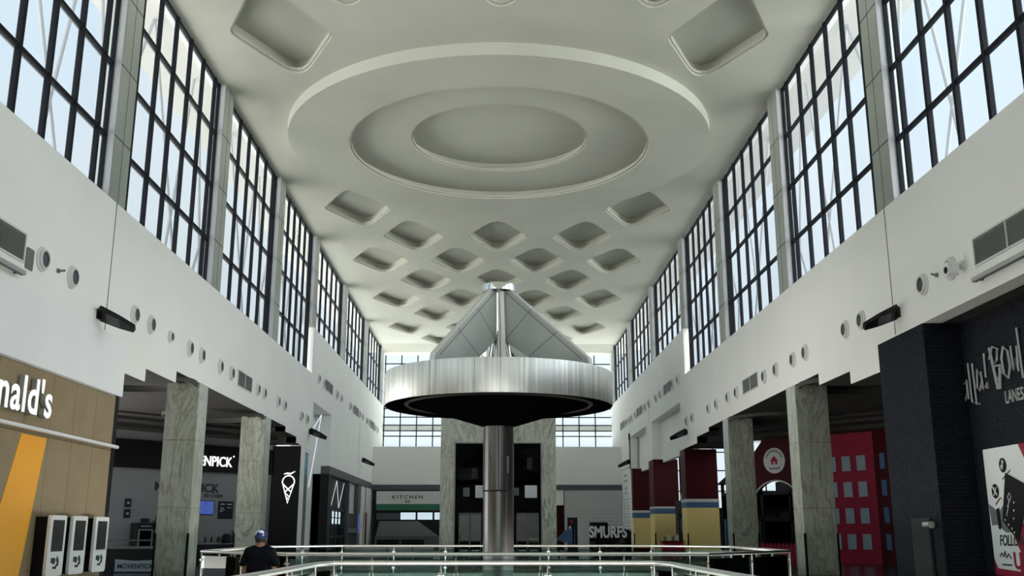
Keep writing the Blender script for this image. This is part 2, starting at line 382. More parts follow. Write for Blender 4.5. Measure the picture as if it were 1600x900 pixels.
for side in (-1, 1):
    for k in range(len(PIL)-1):
        n_side = max(0, k-4); wn += 1
        bay(side, PIL[k], PIL[k+1], SILL if PIL[k] < 64 else SILL2, wn)
pn = 10
for side in (-1, 1):
    X = XL if side < 0 else XR; s = side
    for k, y in enumerate(PIL):
        pn += 1; z0 = SILL if y < 64 else SILL2
        hw = .66
        o = MB().box(min(X, X+s*.6), max(X, X+s*.6), y-hw, y+hw, z0, ZC).build(f'trim_{pn}', M['alu'] , kind='structure')
        j = MB().box(min(X-s*.004, X+s*.01), max(X-s*.004, X+s*.01), y+.02, y+.05, z0, ZC)
        for z in TR:
            if z > z0: j.box(min(X-s*.004, X+s*.3), max(X-s*.004, X+s*.3), y-hw-.004, y+hw+.004, z-.02, z+.02)
        j.build('joint', M['seam'], o)
        MB().box(min(X+s*.02, X+s*.3), max(X+s*.02, X+s*.3), y-hw-.02, y-hw-.005, z0, ZC).build('lit_side_face', M['side'], o)  # paler face on the near side only, standing for window light
        # last stretch before the first bay: solid wall
for k, (X, s) in enumerate(((XL, -1), (XR, 1))):
    MB().box(min(X+s*.6, X+s*3.4), max(X+s*.6, X+s*3.4), -27, 110, 21.1, 21.5).build(f'trim_{40+k}', M['eave'], kind='structure')
    MB().box(min(X+s*.31, X+s*.7), max(X+s*.31, X+s*.7), -27, 106, ZC-.02, 21.5).build(f'trim_{42+k}', M['plaster'], kind='structure')

# ------------------------------------------------------------------ ceiling: stepped discs and rounded-lozenge coffers
CX, CY = .15, 46.9
cof = []
for row, (y, xs) in enumerate([(30.3, (-5.55, .15, 5.85)), (36.0, (-8.5, 8.8)), (57.9, (-8.4, 8.65)), (63.7, (-5.5, .1, 5.75)), (69.75, (-8.35, -2.75, 2.95, 8.55)), (75.6, (-5.45, .1, 5.7)),
                               (81.8, (-8.35, -2.85, 3.1, 8.6)), (87.8, (-5.4, .15, 5.85)), (93.9, (-8.3, -2.8, 3.1, 8.6)), (99.6, (-5.6, .15, 5.9))]):
    for x in xs: cof.append((x, y, row))
def lozenge(cx, cy, a, b, sx=.10, r=.34, n=6):
    # rhombus with widely rounded near and far corners, small rounding at the sides
    pts = [(a, 0, sx), (0, b, r), (-a, 0, sx), (0, -b, r)]; P = []
    for i in range(4):
        p = Vector(pts[i][:2]); q = Vector(pts[i-1][:2]); t = Vector(pts[(i+1) % 4][:2]); f = pts[i][2]
        A = p + (q-p)*f; B = p + (t-p)*f
        for k in range(n+1):
            u = k/n; c = A*(1-u)**2 + p*2*u*(1-u) + B*u*u; P.append((cx+c.x, cy+c.y))
    return P
holes = []
m = MB()
disc_out = circ(CX, CY, 10.35, 96)
for x, y, r in cof: holes.append(lozenge(x, y, 2.08, 4.1 if y > 50 else 4.2))
m.plate([(XL-.3, -27), (XR+.3, -27), (XR+.3, YE), (XL-.3, YE)], holes + [disc_out], ZC, True)
ceil_o = m.build('ceiling', M['ceiling'], kind='structure')
def ringwall(prof, mb):
    mb.lathe(prof, 96, (CX, CY), loop=False)
m = MB(); z1, z2, z3 = ZC-.55, ZC-.12, ZC+.30
n = 96
def R_(mb, prof):
    rings = [[mb.bm.verts.new((CX + r*math.cos(2*math.pi*k/n), CY + r*math.sin(2*math.pi*k/n), z)) for k in range(n)] for r, z in prof]
    for a, b in zip(rings, rings[1:]):
        for k in range(n): mb.bm.faces.new((a[k], a[(k+1) % n], b[(k+1) % n], b[k])).smooth = True
    return rings
R_(m, [(10.35, ZC), (10.35, z1), (7.42, z1), (7.42, z1+.07), (7.30, z1+.07), (7.30, z1+.17), (7.75, z1+.17), (7.75, z2+.12), (4.42, z2+.12), (4.42, z2+.17), (4.32, z2+.17), (4.32, z2+.27), (4.7, z2+.27), (4.7, z3+.25), (.01, z3+.25)])
me_o = m.build('ceiling_disc', M['ceiling'], ceil_o, kind='structure')
for x, y, r in cof:
    m = MB(); b0 = 4.1 if y > 50 else 4.2
    lo = lozenge(x, y, 2.08, b0); mid = lozenge(x, y, 1.97, b0*.95); wide = lozenge(x, y, 2.16, b0*1.04)
    za, zb, zm = ZC, ZC+.07, ZC+.18; zc = ZC+.62
    for A, B, zA, zB in ((lo, lo, za, zb), (lo, mid, zb, zb), (mid, mid, zb, zm), (mid, wide, zm, zm), (wide, wide, zm, zc)):
        N = len(A)
        for k in range(N):
            q = [(*A[k], zA), (*A[(k+1) % N], zA), (*B[(k+1) % N], zB), (*B[k], zB)]
            m.bm.faces.new([m.bm.verts.new(p) for p in q])
    m.bm.faces.new([m.bm.verts.new((*p, zc)) for p in wide])
    m.build('coffer', M['ceiling'], ceil_o, kind='structure')
MB().prism([(102.5, ZC), (104.2, 20.15), (106.3, 20.15), (106.3, ZC)], XL, XR, 'yz').build('trim_50', M['ceiling'], kind='structure')
MB().box(XL-.6, XR+.6, -27.2, 106.5, ZC+1.3, ZC+1.5).build('ceiling_slab', M['ceiling'], kind='structure')

MB().box(-26, 34, -27.3, -27, -.6, ZC).build('wall_near', M['plaster'], kind='structure')

# ------------------------------------------------------------------ end wall and its window
MB().box(XL, XR, 98, 98.5, 6.1, 9.75).box(XL, XR, 98.52, YE+.4, 9.4, 9.74).box(XL, XR, YE, YE+.4, 0, 10.3).build('wall_end', M['plaster'], kind='structure')
MB().box(XL, XR, YE, YE+.3, 12.1, 12.62).build('trim_51', M['plaster'], kind='structure')
root = bpy.data.objects.new('window_30', None); COL.objects.link(root); root['kind'] = 'structure'
MB().box(XL, XR, YE+.1, YE+.12, 10.3, 20.2).build('glass', M['frosted'], root)
for k in range(15):
    x = XL + .1 + k*1.72
    if x < XR: MB().box(x-.05, x+.05, YE-.05, YE+.15, 10.3, 20.2).build('mullion', M['mullion'], root)
for z in (11.5, 12.06, 12.66, 13.5, 14.4, 16, 17.6, 19.2):
    MB().box(XL, XR, YE-.03, YE+.13, z-.05, z+.05).build('transom', M['mullion'], root)
MB().box(XL, XR, 97.9, 98.1, 5.62, 6.12).build('trim_52', M['slate'], kind='structure')
# white relief tile wall, doorway block and the framed kitchen front below
MB().box(6.7, XR, 98, 98.4, 0, 5.62).build('wall_end_tile', M['tile'], kind='structure')
m = MB()
for i in range(14):
    for j in range(16):
        x = 6.95 + i*.37 + (.18 if j % 2 else 0); z = .3 + j*.33
        m.bm.faces.new([m.bm.verts.new(p) for p in ((x-.16, 98, z), (x, 97.93, z-.13), (x+.16, 98, z), (x, 97.96, z+.13))])
m.build('trim_53', M['tile'], kind='structure')
MB().box(3.0, 6.6, 98, 98.3, 4.2, 5.62).build('wall_end_lintel', M['plaster'], kind='structure')
MB().box(3.0, 6.7, 99.5, 99.8, 0, 4.3).build('wall_end_dark', M['red'], kind='structure')

# ------------------------------------------------------------------ left: burger restaurant front
F = frame((XL, 0, 0), (0, 1, 0))
mc = thing('burger_restaurant', 'brown panelled fast food restaurant front with golden stripe on the left', 'storefront', Mx=F)
MB().box(-6, 31.6, 0, 5.78, -.3, -.02).build('backing', M['seam'], mc)
seams = [-6, 2.6, 4.1, 5.6, 7.1, 8.7, 10.2, 11.7, 13.2, 14.7, 16.2, 17.8, 19.3, 20.8, 22.35, 23.85, 25.37, 26.88, 28.35, 29.85, 31.6]
m = MB()
for a, b in zip(seams, seams[1:]):
    for z0, z1 in ((.7, 4.1), (4.115, 5.76), (0, .69)):
        m.box(a+.008, b-.008, z0, z1, -.03, .0)
m.build('cladding', M['brown'], mc)
MB().prism([(25.32, 4.06), (26.76, 4.06), (26.02, .6), (25.9, .02), (22.9, .02), (23.6, 1.3), (24.66, 2.5)][:1] + [(26.76, 4.06), (26.02, .6), (25.86, 0.02), (23.55, .02), (24.05, 1.0), (24.66, 2.31)], .0, .012).build('golden_stripe', M['orange'], mc, label='golden yellow slanted stripe')
MB().tube([(-6, 4.22, .12), (31.5, 4.22, .12)], .055, 10).build('trim_rod', M['white'], mc)
sg = thing('restaurant_sign', 'large white raised letters of a burger restaurant on the brown panelled wall', 'sign', Mx=F)
text("McDonald's", 'letter_sides', M['lgreyletter'], sg, 20.3, 26.5, 4.54, 5.50, depth=.13, w=.03, bold=.018, space=1.08)
text("McDonald's", 'letter_faces', M['glowwhite'], sg, 20.3, 26.5, 4.54, 5.50, depth=.01, w=.161, bold=.018, space=1.08)
# self-order kiosks
def kiosk(y0, y1, lab):
    k = thing('order_kiosk', lab, 'kiosk', 'self-order kiosks on the brown wall', Mx=F @ T((y0, .55, 0)))
    wd = y1-y0
    MB().box(.04, wd-.04, .02, 1.50, 0, .33).build('housing', M['black'], k)
    MB().prism(rrect(0, wd, 0, 1.54, .09), .33, .41).build('front_cover', M['white'], k)
    MB().prism(rrect(.17*wd, .86*wd, .62, 1.42, .02), .41, .418).build('screen', M['nearblack'], k)
    f = MB().prism(circ(.42*wd, .38, .085, 20), .41, .42)
    f.prism([(.5*wd, .22), (.72*wd, .26), (.70*wd, .42), (.60*wd, .50), (.55*wd, .40), (.62*wd, .33)], .41, .42)
    f.box(.24*wd, .34*wd, .33, .46, .41, .42).box(.38*wd, .60*wd, .18, .24, .41, .42).build('card_reader', M['darkprint'], k)
    return k
k0 = kiosk(26.62, 27.62, 'white framed order kiosk, leftmost of three, beside the golden stripe')
for y, lab in ((28.03, 'white framed order kiosk between the other two on the brown wall'), (29.62, 'white framed order kiosk at the corner of the brown wall, rightmost of three')):
    c = copy_tree(k0); c.matrix_basis = F @ T((y, .55, 0)); c['label'] = lab

# ------------------------------------------------------------------ left: ice cream parlour behind the pillars
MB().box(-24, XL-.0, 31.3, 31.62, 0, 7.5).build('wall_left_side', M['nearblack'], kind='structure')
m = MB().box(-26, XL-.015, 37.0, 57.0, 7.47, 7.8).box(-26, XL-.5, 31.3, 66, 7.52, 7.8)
m.build('ceiling_left', M['ceil_shade'], kind='structure')
MB().box(-24, XL-.02, 31.66, 33.75, 6.585, 7.5).box(-24, XL-.02, 33.75, 37.0, 7.035, 7.5).box(-24, XL-.02, 57, 60.2, 7.185, 7.5).box(-24, XL-.02, 60.2, 61.69, 6.835, 7.5).build('ceiling_left_step', M['ceil_shade'], kind='structure')
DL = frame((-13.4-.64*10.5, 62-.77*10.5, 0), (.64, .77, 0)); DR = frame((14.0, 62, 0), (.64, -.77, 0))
MB().box(-4, 10.5, 0, 7.5, -.3, 0).build('wall_parlour', M['shaded_wall'], Mx=DL, kind='structure')
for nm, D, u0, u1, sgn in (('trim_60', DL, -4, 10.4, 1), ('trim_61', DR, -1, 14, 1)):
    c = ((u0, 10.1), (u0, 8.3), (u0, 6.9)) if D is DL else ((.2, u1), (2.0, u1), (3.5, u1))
    MB().box(*c[0], 7.0, 7.51, 0, 1.5).box(*c[1], 7.22, 7.51, 1.5, 3.0).box(*c[2], 7.38, 7.51, 3.0, 4.2).build(nm, M['ceil_shade'], Mx=D, kind='structure')
for k, (x, y, z, R) in enumerate(((-14.3, 39.2, 7.47, 2.5), (-14.3, 51.0, 7.47, 2.5), (14.8, 39.8, 7.535, 2.5), (14.8, 52.4, 7.535, 2.5))):
    MB().lathe([(R-.12, z-.16), (R, z-.16), (R, z+.02), (R-.12, z+.02)], 64, (x, y), cap=False, loop=True).lathe([(R-.75, z-.07), (R-.68, z-.07), (R-.68, z+.02), (R-.75, z+.02)], 64, (x, y), cap=False, loop=True).build(f'trim_{66+k}', M['ringpaint'], kind='structure')
fs = thing('parlour_fascia', 'black fascia board with glowing white lettering above the ice cream counter', 'sign', Mx=DL)
MB().box(-4, 10.0, 5.02, 6.50, 0, .35).build('board', M['black'], fs)
text('MÖVENPICK', 'lettering', M['sign_lit'], fs, 3.45, 7.1, 5.33, 6.02, depth=.05, w=.35, bold=.008)
o = MB().lathe([(.05, 0), (.05, .01)], 12).build('registered_mark', M['sign_lit'], fs, Mx=T((7.2, 5.95, .36)))
ws = thing('wall_lettering', 'black ice cream brand lettering on the white back wall under the fascia', 'sign', Mx=DL)
text('MÖVENPICK', 'lettering', M['darkprint'], ws, 2.45, 6.6, 3.87, 4.46, depth=.03, w=.0, bold=.02)
text('Ice Cream', 'script', M['darkprint'], ws, 5.6, 6.85, 3.60, 3.86, depth=.03, w=.0, shear=.4)
def screen(name, lab, cat, D, u0, u1, v0, v1, mat, fr='nearblack', lines=None, grp=None):
    t = thing(name, lab, cat, grp, Mx=D @ T((u0, v0, 0)))
    W, H = u1-u0, v1-v0
    MB().box(0, W, 0, H, 0, .06, .01).build('frame', M[fr], t)
    MB().box(.04, W-.04, .04, H-.04, .06, .065).build('panel', M[mat], t)
    if lines:
        for a, b, c, d in lines: MB().box(a*W, b*W, c*H, d*H, .065, .07).build('print_line', M['bluegrey'], t)
    return t
ln = [(.1, .4, .8, .86), (.55, .9, .8, .86), (.1, .35, .6, .64), (.1, .4, .5, .54), (.1, .3, .4, .44), (.55, .85, .62, .66), (.55, .9, .5, .54), (.55, .8, .38, .42), (.1, .4, .2, .24), (.55, .9, .2, .24)]
screen('menu_screen', 'blue glowing menu screen on the parlour wall, just right of the first left pillar', 'screen', DL, 5.2, 6.3, 2.62, 3.42, 'screen_blue', lines=ln)
screen('menu_board', 'black framed menu board on the parlour wall between the two left pillars', 'menu board', DL, 6.6, 7.6, 2.42, 3.40, 'nearblack', lines=ln[:6])
screen('framed_notice', 'small dark framed notice on the parlour wall right of the second pillar', 'notice', DL, 9.35, 9.85, 1.8, 2.9, 'grey', lines=ln[2:6])
for k, (u, v, lab) in enumerate(((.75, 2.95, 'upper'), (.75, 2.4, 'lower'))):
    screen('wall_poster', f'small black picture at the left end of the parlour wall, {lab} of two', 'poster', DL, u, u+.36, v, v+.46, 'nearblack', lines=[(.3, .7, .4, .6)], grp='small pictures at the parlour wall')
# two display fridges side by side
def fridge(u, lab, glow):
    t = thing('display_fridge', lab, 'fridge', 'drinks fridges in the parlour', Mx=DL @ T((u, 0, .45)))
    MB().box(0, .9, 0, 2.14, -.4, .32, .02).build('cabinet', M['nearblack'], t)
    h = MB().box(.02, .88, 1.86, 2.12, .32, .36).build('header', M['black'], t)
    text('MÖVENPICK', 'lettering', M['bluegrey'], h, .12, .78, 1.93, 2.04, depth=.005, w=.36)
    d = MB().box(.03, .1, .12, 1.82, .32, .36).box(.8, .87, .12, 1.82, .32, .36).box(.1, .8, 1.75, 1.82, .32, .36).box(.1, .8, .12, .2, .32, .36).build('door', M['grey'], t)
    MB().box(.1, .8, .2, 1.75, .33, .34).build('door_glass', M['shopglass'], d)
    m = MB()
    for z in (.5, .85, 1.2, 1.5): m.box(.1, .8, z, z+.03, .0, .3)
    m.build('shelf', M['grey'], t)
    return t
fridge(1.2, 'black glass-door fridge in the parlour, the left one of the pair', 0)
fridge(2.15, 'black glass-door fridge in the parlour, right one nearer the first pillar', 1)
screen('till_screen', 'small blue screen standing on top of the right parlour fridge', 'screen', DL @ T((0, 0, .5)), 2.35, 2.95, 2.16, 2.52, 'screen_blue', lines=[(.2, .8, .6, .7), (.2, .8, .3, .4)])
screen('speaker_box', 'small black box standing on top of the left parlour fridge', 'box', DL @ T((0, 0, .5)), 1.45, 1.95, 2.16, 2.38, 'nearblack')
# serving counters
c = thing('parlour_counter', 'dark serving counter with pale lower banner left of the first pillar', 'counter', Mx=frame((-17.4, 43.6, 0), (1, 0, 0)))
MB().box(0, 3.6, 0, 1.0, -.9, -.05).build('body', M['nearblack'], c)
MB().box(-.05, 3.65, .98, 1.08, -.95, .05, .01).build('worktop', M['grey'], c)
MB().box(.0, 3.6, 1.3, 1.36, -.3, -.25).box(0, .04, 1.08, 1.36, -.3, -.25).box(3.5, 3.54, 1.08, 1.36, -.3, -.25).build('glass_guard', M['slate'], c)
bn = MB().prism([(1.5, .06), (3.55, .06), (3.55, .58), (2.9, .52), (2.3, .5), (1.5, .56)], -.05, -.03).build('banner', M['bluegrey'], c, label='pale blue grey banner with black lettering')
text('MÖVENPICK', 'lettering', M['darkprint'], bn, 1.62, 3.1, .18, .42, depth=.006, w=-.03, bold=.01)
c = thing('preparation_counter', 'grey preparation counter against the parlour wall between the left pillars', 'counter', Mx=DL @ T((0, 0, .5)))
MB().box(5.0, 8.4, 0, 1.0, -.4, .3).build('body', M['nearblack'], c)
MB().box(4.95, 8.45, 1.0, 1.06, -.45, .35).build('worktop', M['grey'], c)
def machine(u, w_, h, lab, mat='steel'):
    t = thing('drinks_machine', lab, 'machine', 'machines on the parlour counter', Mx=DL @ T((u, 1.06, .35)))
    MB().box(0, w_, 0, h, 0, .35, .02).build('body', M[mat], t)
    MB().box(.06, w_-.06, h*.35, h*.7, .35, .37).build('front_panel', M['nearblack'], t)
    MB().box(.05, w_-.05, h, h+.06, .05, .3).build('lid', M['nearblack'], t)
machine(7.3, .5, .62, 'steel coffee machine on the parlour counter, right of the dark grinder')
machine(6.75, .35, .45, 'dark grinder on the parlour counter left of the steel coffee machine', 'nearblack')
m = thing('bottle_rack', 'rack of small dark bottles at the left end of the parlour counter', 'rack', Mx=DL @ T((5.2, 1.06, .4)))
q = MB().box(0, 1.3, 0, .05, 0, .25); q.box(0, .03, 0, .4, 0, .03).box(1.27, 1.3, 0, .4, 0, .03).build('tray', M['grey'], m)
for k in range(6): MB().lathe([(.05, .05), (.05, .3), (.02, .36), (.02, .42), (0, .42)], 10, M4=T((.12+k*.21, 0, .12)) @ Matrix.Rotation(-math.pi/2, 4, 'X')).build('bottle', M['nearblack' if k % 2 else 'grey'], m)
# black end panel with the cone emblem
cp = thing('cone_panel', 'tall black panel with a white outlined ice cream cone beside the second left pillar', 'sign panel', Mx=frame((-13.5, 61.5, 0), (1, 0, 0)))
MB().box(0, 1.68, 0, 6.75, -.15, 0).build('panel', M['black'], cp)
m = MB(); ci = 1.05
arc = [(ci + .36*math.cos(t), 4.62 + .36*math.sin(t), .03) for t in [math.radians(a) for a in range(-25, 206, 15)]]
m.tube(arc, .035, 8)
m.tube([(ci-.33, 4.5, .03), (ci, 3.35, .03), (ci+.33, 4.5, .03)], .035, 8)
m.tube([(ci-.33, 4.5, .03), (ci+.08, 4.1, .03), (ci+.22, 4.0, .03)], .035, 8); m.tube([(ci+.33, 4.5, .03), (ci-.08, 4.1, .03), (ci-.22, 4.0, .03)], .035, 8)
m.tube([(ci-.2, 4.0, .03), (ci+.1, 3.72, .03)], .03, 8); m.tube([(ci-.1, 3.75, .03), (ci+.05, 3.55, .03)], .03, 8)
m.tube([(ci-.3, 5.08, .03), (ci-.1, 5.12, .03), (ci+.12, 5.10, .03), (ci+.38, 5.24, .03)], [.02, .05, .05, .015], 8)
m.build('cone_outline', M['sign_lit'], cp)
MB().box(-11.84, -11.84+.02, 61.75, 63.05, 0, 6.7).build('trim_70', M['panel_white'], kind='structure')

# ------------------------------------------------------------------ marble pillars
def pillar(x0, x1, y0, y1, h, lab, mat):
    t = thing('marble_pillar', lab, 'pillar', 'marble pillars along the hall', Mx=T(((x0+x1)/2, (y0+y1)/2, 0)))
    a, b = (x1-x0)/2, (y1-y0)/2; H = [0, 2.6, 5.2, h]
    for k in range(3):
        MB().box(-a, a, -b, b, H[k]+(.004 if k else 0), H[k+1]-.004, .015).build('cladding_block', M[mat], t)
    for sx in (-1, 1):
        MB().box(sx*a-.05 if sx > 0 else -a-.03, sx*a+.03 if sx > 0 else -a+.05, -b-.03, -b+.05, 0, 1.62).build('corner_guard', M['black'], t)
    return t
pillar(-13.1, XL+.02, 39.9, 41.2, 7.5, 'grey green marble pillar on the left, beside the serving counter', 'marble')
pillar(-13.1, XL+.02, 51.9, 53.1, 7.5, 'marble pillar on the left, behind the standing person, farther from camera', 'marble_b')
pillar(XR-.02, 13.62, 40.6, 41.9, 7.56, 'grey green marble pillar on the right, beside the crimson facade', 'marble')
pillar(XR-.02, 13.62, 52.8, 54.0, 7.56, 'marble pillar on the right, next to the blue plastic panel and yellow columns', 'marble_b')

# ------------------------------------------------------------------ left far: blue-white recess and dark shop front
MB().box(-13.2, -13.0, 65.3, 72.7, 0, 10.2).box(-13.2, XL-.6, 72.6, 72.9, 0, 10.2).box(-13.2, XL-.6, 65.0, 65.3, 6.75, 10.2).box(-13.2, XL-.59, 65.1, 72.8, 9.92, 10.3).build('wall_left_recess', M['panel_white'], kind='structure')
lt = thing('light_strip', 'white zigzag light tubes hanging in the tall pale recess on the left wall', 'light', Mx=T((0, 0, 0)))
for a, b in (((-12.4, 71.6, 9.8), (-12.5, 66.3, 7.3)), ((-12.4, 71.6, 9.8), (-12.45, 68.2, 4.6))):
    MB().tube([a, b], .03, 8).build('tube', M['tube_lit'], lt)
d = thing('digital_display', 'dark glass display with a green and blue picture at the left wall corner', 'display', Mx=F)
MB().box(63.2, 65.1, 0, 6.6, -.4, -.15).build('cabinet', M['slate'], d)
MB().box(63.4, 65.0, 5.2, 6.5, -.15, -.14).build('picture', tint(base('green_blue_picture', (.02, .1, .1), .4, emit=(.01, .06, .1), es=.5), (.01, .02, .12), (.03, .22, .10), 3, 3), d)
sf = thing('shop_front', 'dark grey framed shop front with diagonal light strips on the far left wall', 'storefront', Mx=F)
MB().box(72.6, 98, 5.72, 6.27, -.6, .02).build('header', M['slate'], sf)
MB().box(72.6, 74.2, 0, 5.72, -1.6, .0).build('end_pier', M['nearblack'], sf)
o = MB().lathe([(.42, 0), (.42, .03)], 24).build('round_emblem', M['red'], sf, Mx=T((73.0, 0, 0)) @ Matrix.Rotation(-math.pi/2, 4, 'Y') @ T((2.9, 0, .42)), label='dim red round emblem')
MB().box(74.2, 82.6, 3.4, 5.72, -.4, -.3).build('upper_panel', M['nearblack'], sf)
m = MB()
for a, b in (((74.8, 5.6), (75.6, 3.5)), ((75.6, 3.5), (78.0, 5.5)), ((78.0, 5.5), (79.4, 3.5)), ((79.4, 3.5), (81.8, 5.5))): m.tube([(*a, -.25), (*b, -.25)], .022, 6)
m.build('light_strip', M['tube_lit'], sf)
m = MB()
for k in range(6): m.box(74.3+k*1.6, 74.4+k*1.6, .1, 3.3, -.3, -.2)
m.box(74.2, 82.6, 3.28, 3.4, -.35, -.15).box(74.2, 82.6, 1.25, 1.45, -.35, -.15).box(74.2, 82.6, 0, .1, -.35, -.15).build('window_frame', M['nearblack'], sf)
m = MB()
for i in range(5):
    for j in range(2): m.box(74.5+i*1.6, 75.8+i*1.6, 2.3+j*.5, 2.72+j*.5, -.5, -.45)
m.build('lit_panel', M['screen_pale'], sf)
MB().box(82.6, 83.0, 0, 5.72, -.4, .05).box(88.2, 88.8, 0, 5.72, -.4, .05).box(83, 88.2, 1.6, 2.0, -.3, 0).build('post', M['slate'], sf)
MB().box(83.0, 88.2, 2.0, 5.7, -.35, -.3).build('pale_panel', M['tile'], sf)
m = MB()
for k in range(6): m.box(83.2+k*.85, 83.35+k*.85, .1, 3.2, -.28, -.2)
m.build('bar', M['slate'], sf)
MB().box(88.8, 91, 0, 5.72, -.4, -.1).build('pillar_panel', M['slate'], sf)
MB().box(91, 93.5, 0, 5.7, -.4, -.05).box(94.2, 97.8, 0, 5.7, -.4, 0).build('side_pier', M['duct'], sf)
MB().box(89.2, 90.6, 1.6, 3.2, -.1, -.06).build('blue_screen', M['screen_blue'], sf)
dw = MB().box(93.0, 94.6, 0, 3.4, -.1, .06).build('dark_doorway', M['nearblack'], sf)
MB().box(92.9, 93.05, 0, 3.45, .0, .09).box(92.9, 94.7, 3.4, 3.5, 0, .09).build('door_surround', base('cream_surround', (.6, .5, .38), .6), sf)
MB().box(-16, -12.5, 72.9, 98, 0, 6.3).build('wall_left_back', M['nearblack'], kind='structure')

# ------------------------------------------------------------------ end: kitchen front
K = frame((0, 97.9, 0), (1, 0, 0))
kf = thing('kitchen_front', 'food outlet front with cream sign board and green band at the far end', 'storefront', Mx=K)
MB().box(-11.6, -3.0, 0, 5.6, -.3, -.15).build('surround', M['nearblack'], kf)
sb = MB().box(-11.35, -3.0, 4.30, 5.50, -.1, .0).build('sign_board', M['duct'], kf)
text('KITCHEN', 'lettering', M['darkprint'], sb, -9.85, -6.9, 4.78, 5.12, depth=.02, w=0, bold=.015, space=1.35)
text('35', 'number', M['darkprint'], sb, -8.62, -8.12, 4.42, 4.62, depth=.02, w=0, bold=.03)
text('v', 'left_mark', M['darkprint'], sb, -9.05, -8.9, 4.44, 4.54, depth=.02, w=0); text('v', 'right_mark', M['darkprint'], sb, -7.85, -7.7, 4.44, 4.54, depth=.02, w=0)
m = MB().tube([(-5.3, 4.86, .02), (-5.2, 4.78, .02), (-5.0, 4.80, .02), (-4.85, 4.86, .02), (-4.75, 4.80, .02), (-4.5, 4.80, .02)], .04, 6); m.box(-4.95, -4.88, 4.98, 5.05, 0, .03).build('arabic_lettering', M['darkprint'], sb)
MB().box(-11.35, -3.0, 3.72, 4.28, -.1, .0).build('green_band', M['green'], kf)
MB().box(-11.3, -9.1, 2.85, 3.45, -.12, -.08).build('shutter', M['slate'], kf)
for k in range(4):
    x = -9.0 + k*1.62
    p = MB().box(x, x+1.42, 2.85, 3.5, -.12, -.06).build('lit_menu_panel', M['screen_pale'], kf)
    m = MB()
    for z in (3.0, 3.18, 3.34): m.box(x+.06, x+1.36, z, z+.025, -.06, -.055)
    m.build('menu_line', M['bluegrey'], p)
MB().box(-11.2, -3.6, 0, 1.35, .0, 1.6).build('counter', M['slate'], kf)
MB().prism([(-11.2, 1.35), (-5.4, 1.35), (-7.3, 2.7), (-10.9, 2.7)], .3, .9).build('hood', M['grey'], kf)
MB().box(-11.0, -8.9, .3, 1.0, 1.6, 1.64).box(-8.7, -6.6, .3, 1.0, 1.6, 1.64).build('display_case', M['black'], kf)
# grey-white serving blocks nearer the camera
def block(x0, x1, lab):
    t = thing('counter_block', lab, 'counter', 'pale counter blocks before the kitchen', Mx=T((x0, 66, 0)))
    W = x1-x0
    MB().box(0, W, 0, .9, .08, .74, .01).build('body', M['tile'], t)
    MB().box(-.03, W+.03, -.04, .94, .74, .82, .01).build('top', M['paper'], t)
    MB().box(.02, W-.02, .02, .88, 0, .08).build('plinth', M['nearblack'], t)
    MB().box(.05, W-.05, -.012, 0, .4, .42).build('groove', M['grey'], t)
block(-9.6, -6.93, 'pale counter block before the kitchen, leftmost of the row')
block(-6.8, -5.33, 'pale counter block before the kitchen, middle of the row')
block(-5.2, -3.95, 'pale counter block before the kitchen, next to the marble lift tower')

# ------------------------------------------------------------------ lift tower
lf = thing('lift_tower', 'grey green marble lift tower with two tall black openings behind the steel column', 'lift tower', Mx=T((0, 58, 0)))
MB().box(-3.12, -2.3, 0, 4, 0, 9.4).build('side_pier', M['marble'], lf)
MB().box(2.66, 3.5, 0, 4, 0, 9.4).build('side_pier', M['marble'], lf)
MB().box(-.62, .98, 0, .6, 0, 6.66).build('centre_pier', M['marble_b'], lf)
MB().box(-2.3, 2.66, 0, 4, 6.66, 9.4).build('lintel', M['marble_b'], lf)
MB().box(-2.3, 2.66, 3.8, 4, 0, 6.66).build('shaft_back', M['black'], lf)
m = MB(); m.box(-2.34, -2.3+.04, -.03, 0, 0, 6.7).box(-.66, -.60, -.03, 0, 0, 6.66).box(.96, 1.02, -.03, 0, 0, 6.66).box(2.62, 2.68, -.03, 0, 0, 6.7).box(-2.3, -.62, -.03, 0, 6.64, 6.69).box(.98, 2.66, -.03, 0, 6.64, 6.69)
m.build('metal_edge', M['grey'], lf)
for x0, x1 in ((-2.28, -.64), (1.0, 2.64)):
    g = MB().box(x0, x1, .5, .54, 0, 6.64).build('shaft_glass', M['liftglass'], lf)
    d = MB(); a, b = x0+.22, x1-.12; c = (a+b)/2
    for p, q in ((a, a+.06), (b-.06, b), (c-.05, c+.05)): d.box(p, q, .36, .44, 0, 2.7)
    d.box(a, b, .36, .44, 2.62, 2.74).box(a, b, .36, .44, 0, .12)
    dd = d.build('lift_door', M['slate'], lf)
    MB().box(a+.06, c-.05, .39, .41, .12, 2.62).box(c+.05, b-.06, .39, .41, .12, 2.62).build('door_glass', M['shopglass'], dd)
    MB().box(a+.12, c-.12, .33, .36, .62, .70).box(c+.12, b-.12, .33, .36, .62, .70).build('door_rail', M['steel'], dd)
for k, (x0, x1, z0, z1, mt) in enumerate(((-1.12, -.68, 3.58, 4.28, 'paper'), (-1.82, -1.45, 3.65, 4.15, 'slate'), (1.72, 2.42, 3.58, 4.28, 'paper'), (1.10, 1.38, 3.7, 4.15, 'slate'), (-1.35, -1.0, 4.65, 5.25, 'nearblack'), (1.85, 2.15, 5.2, 5.85, 'nearblack'))):
    MB().box(x0, x1, .44, .46, z0, z1).build('notice', M[mt], lf)

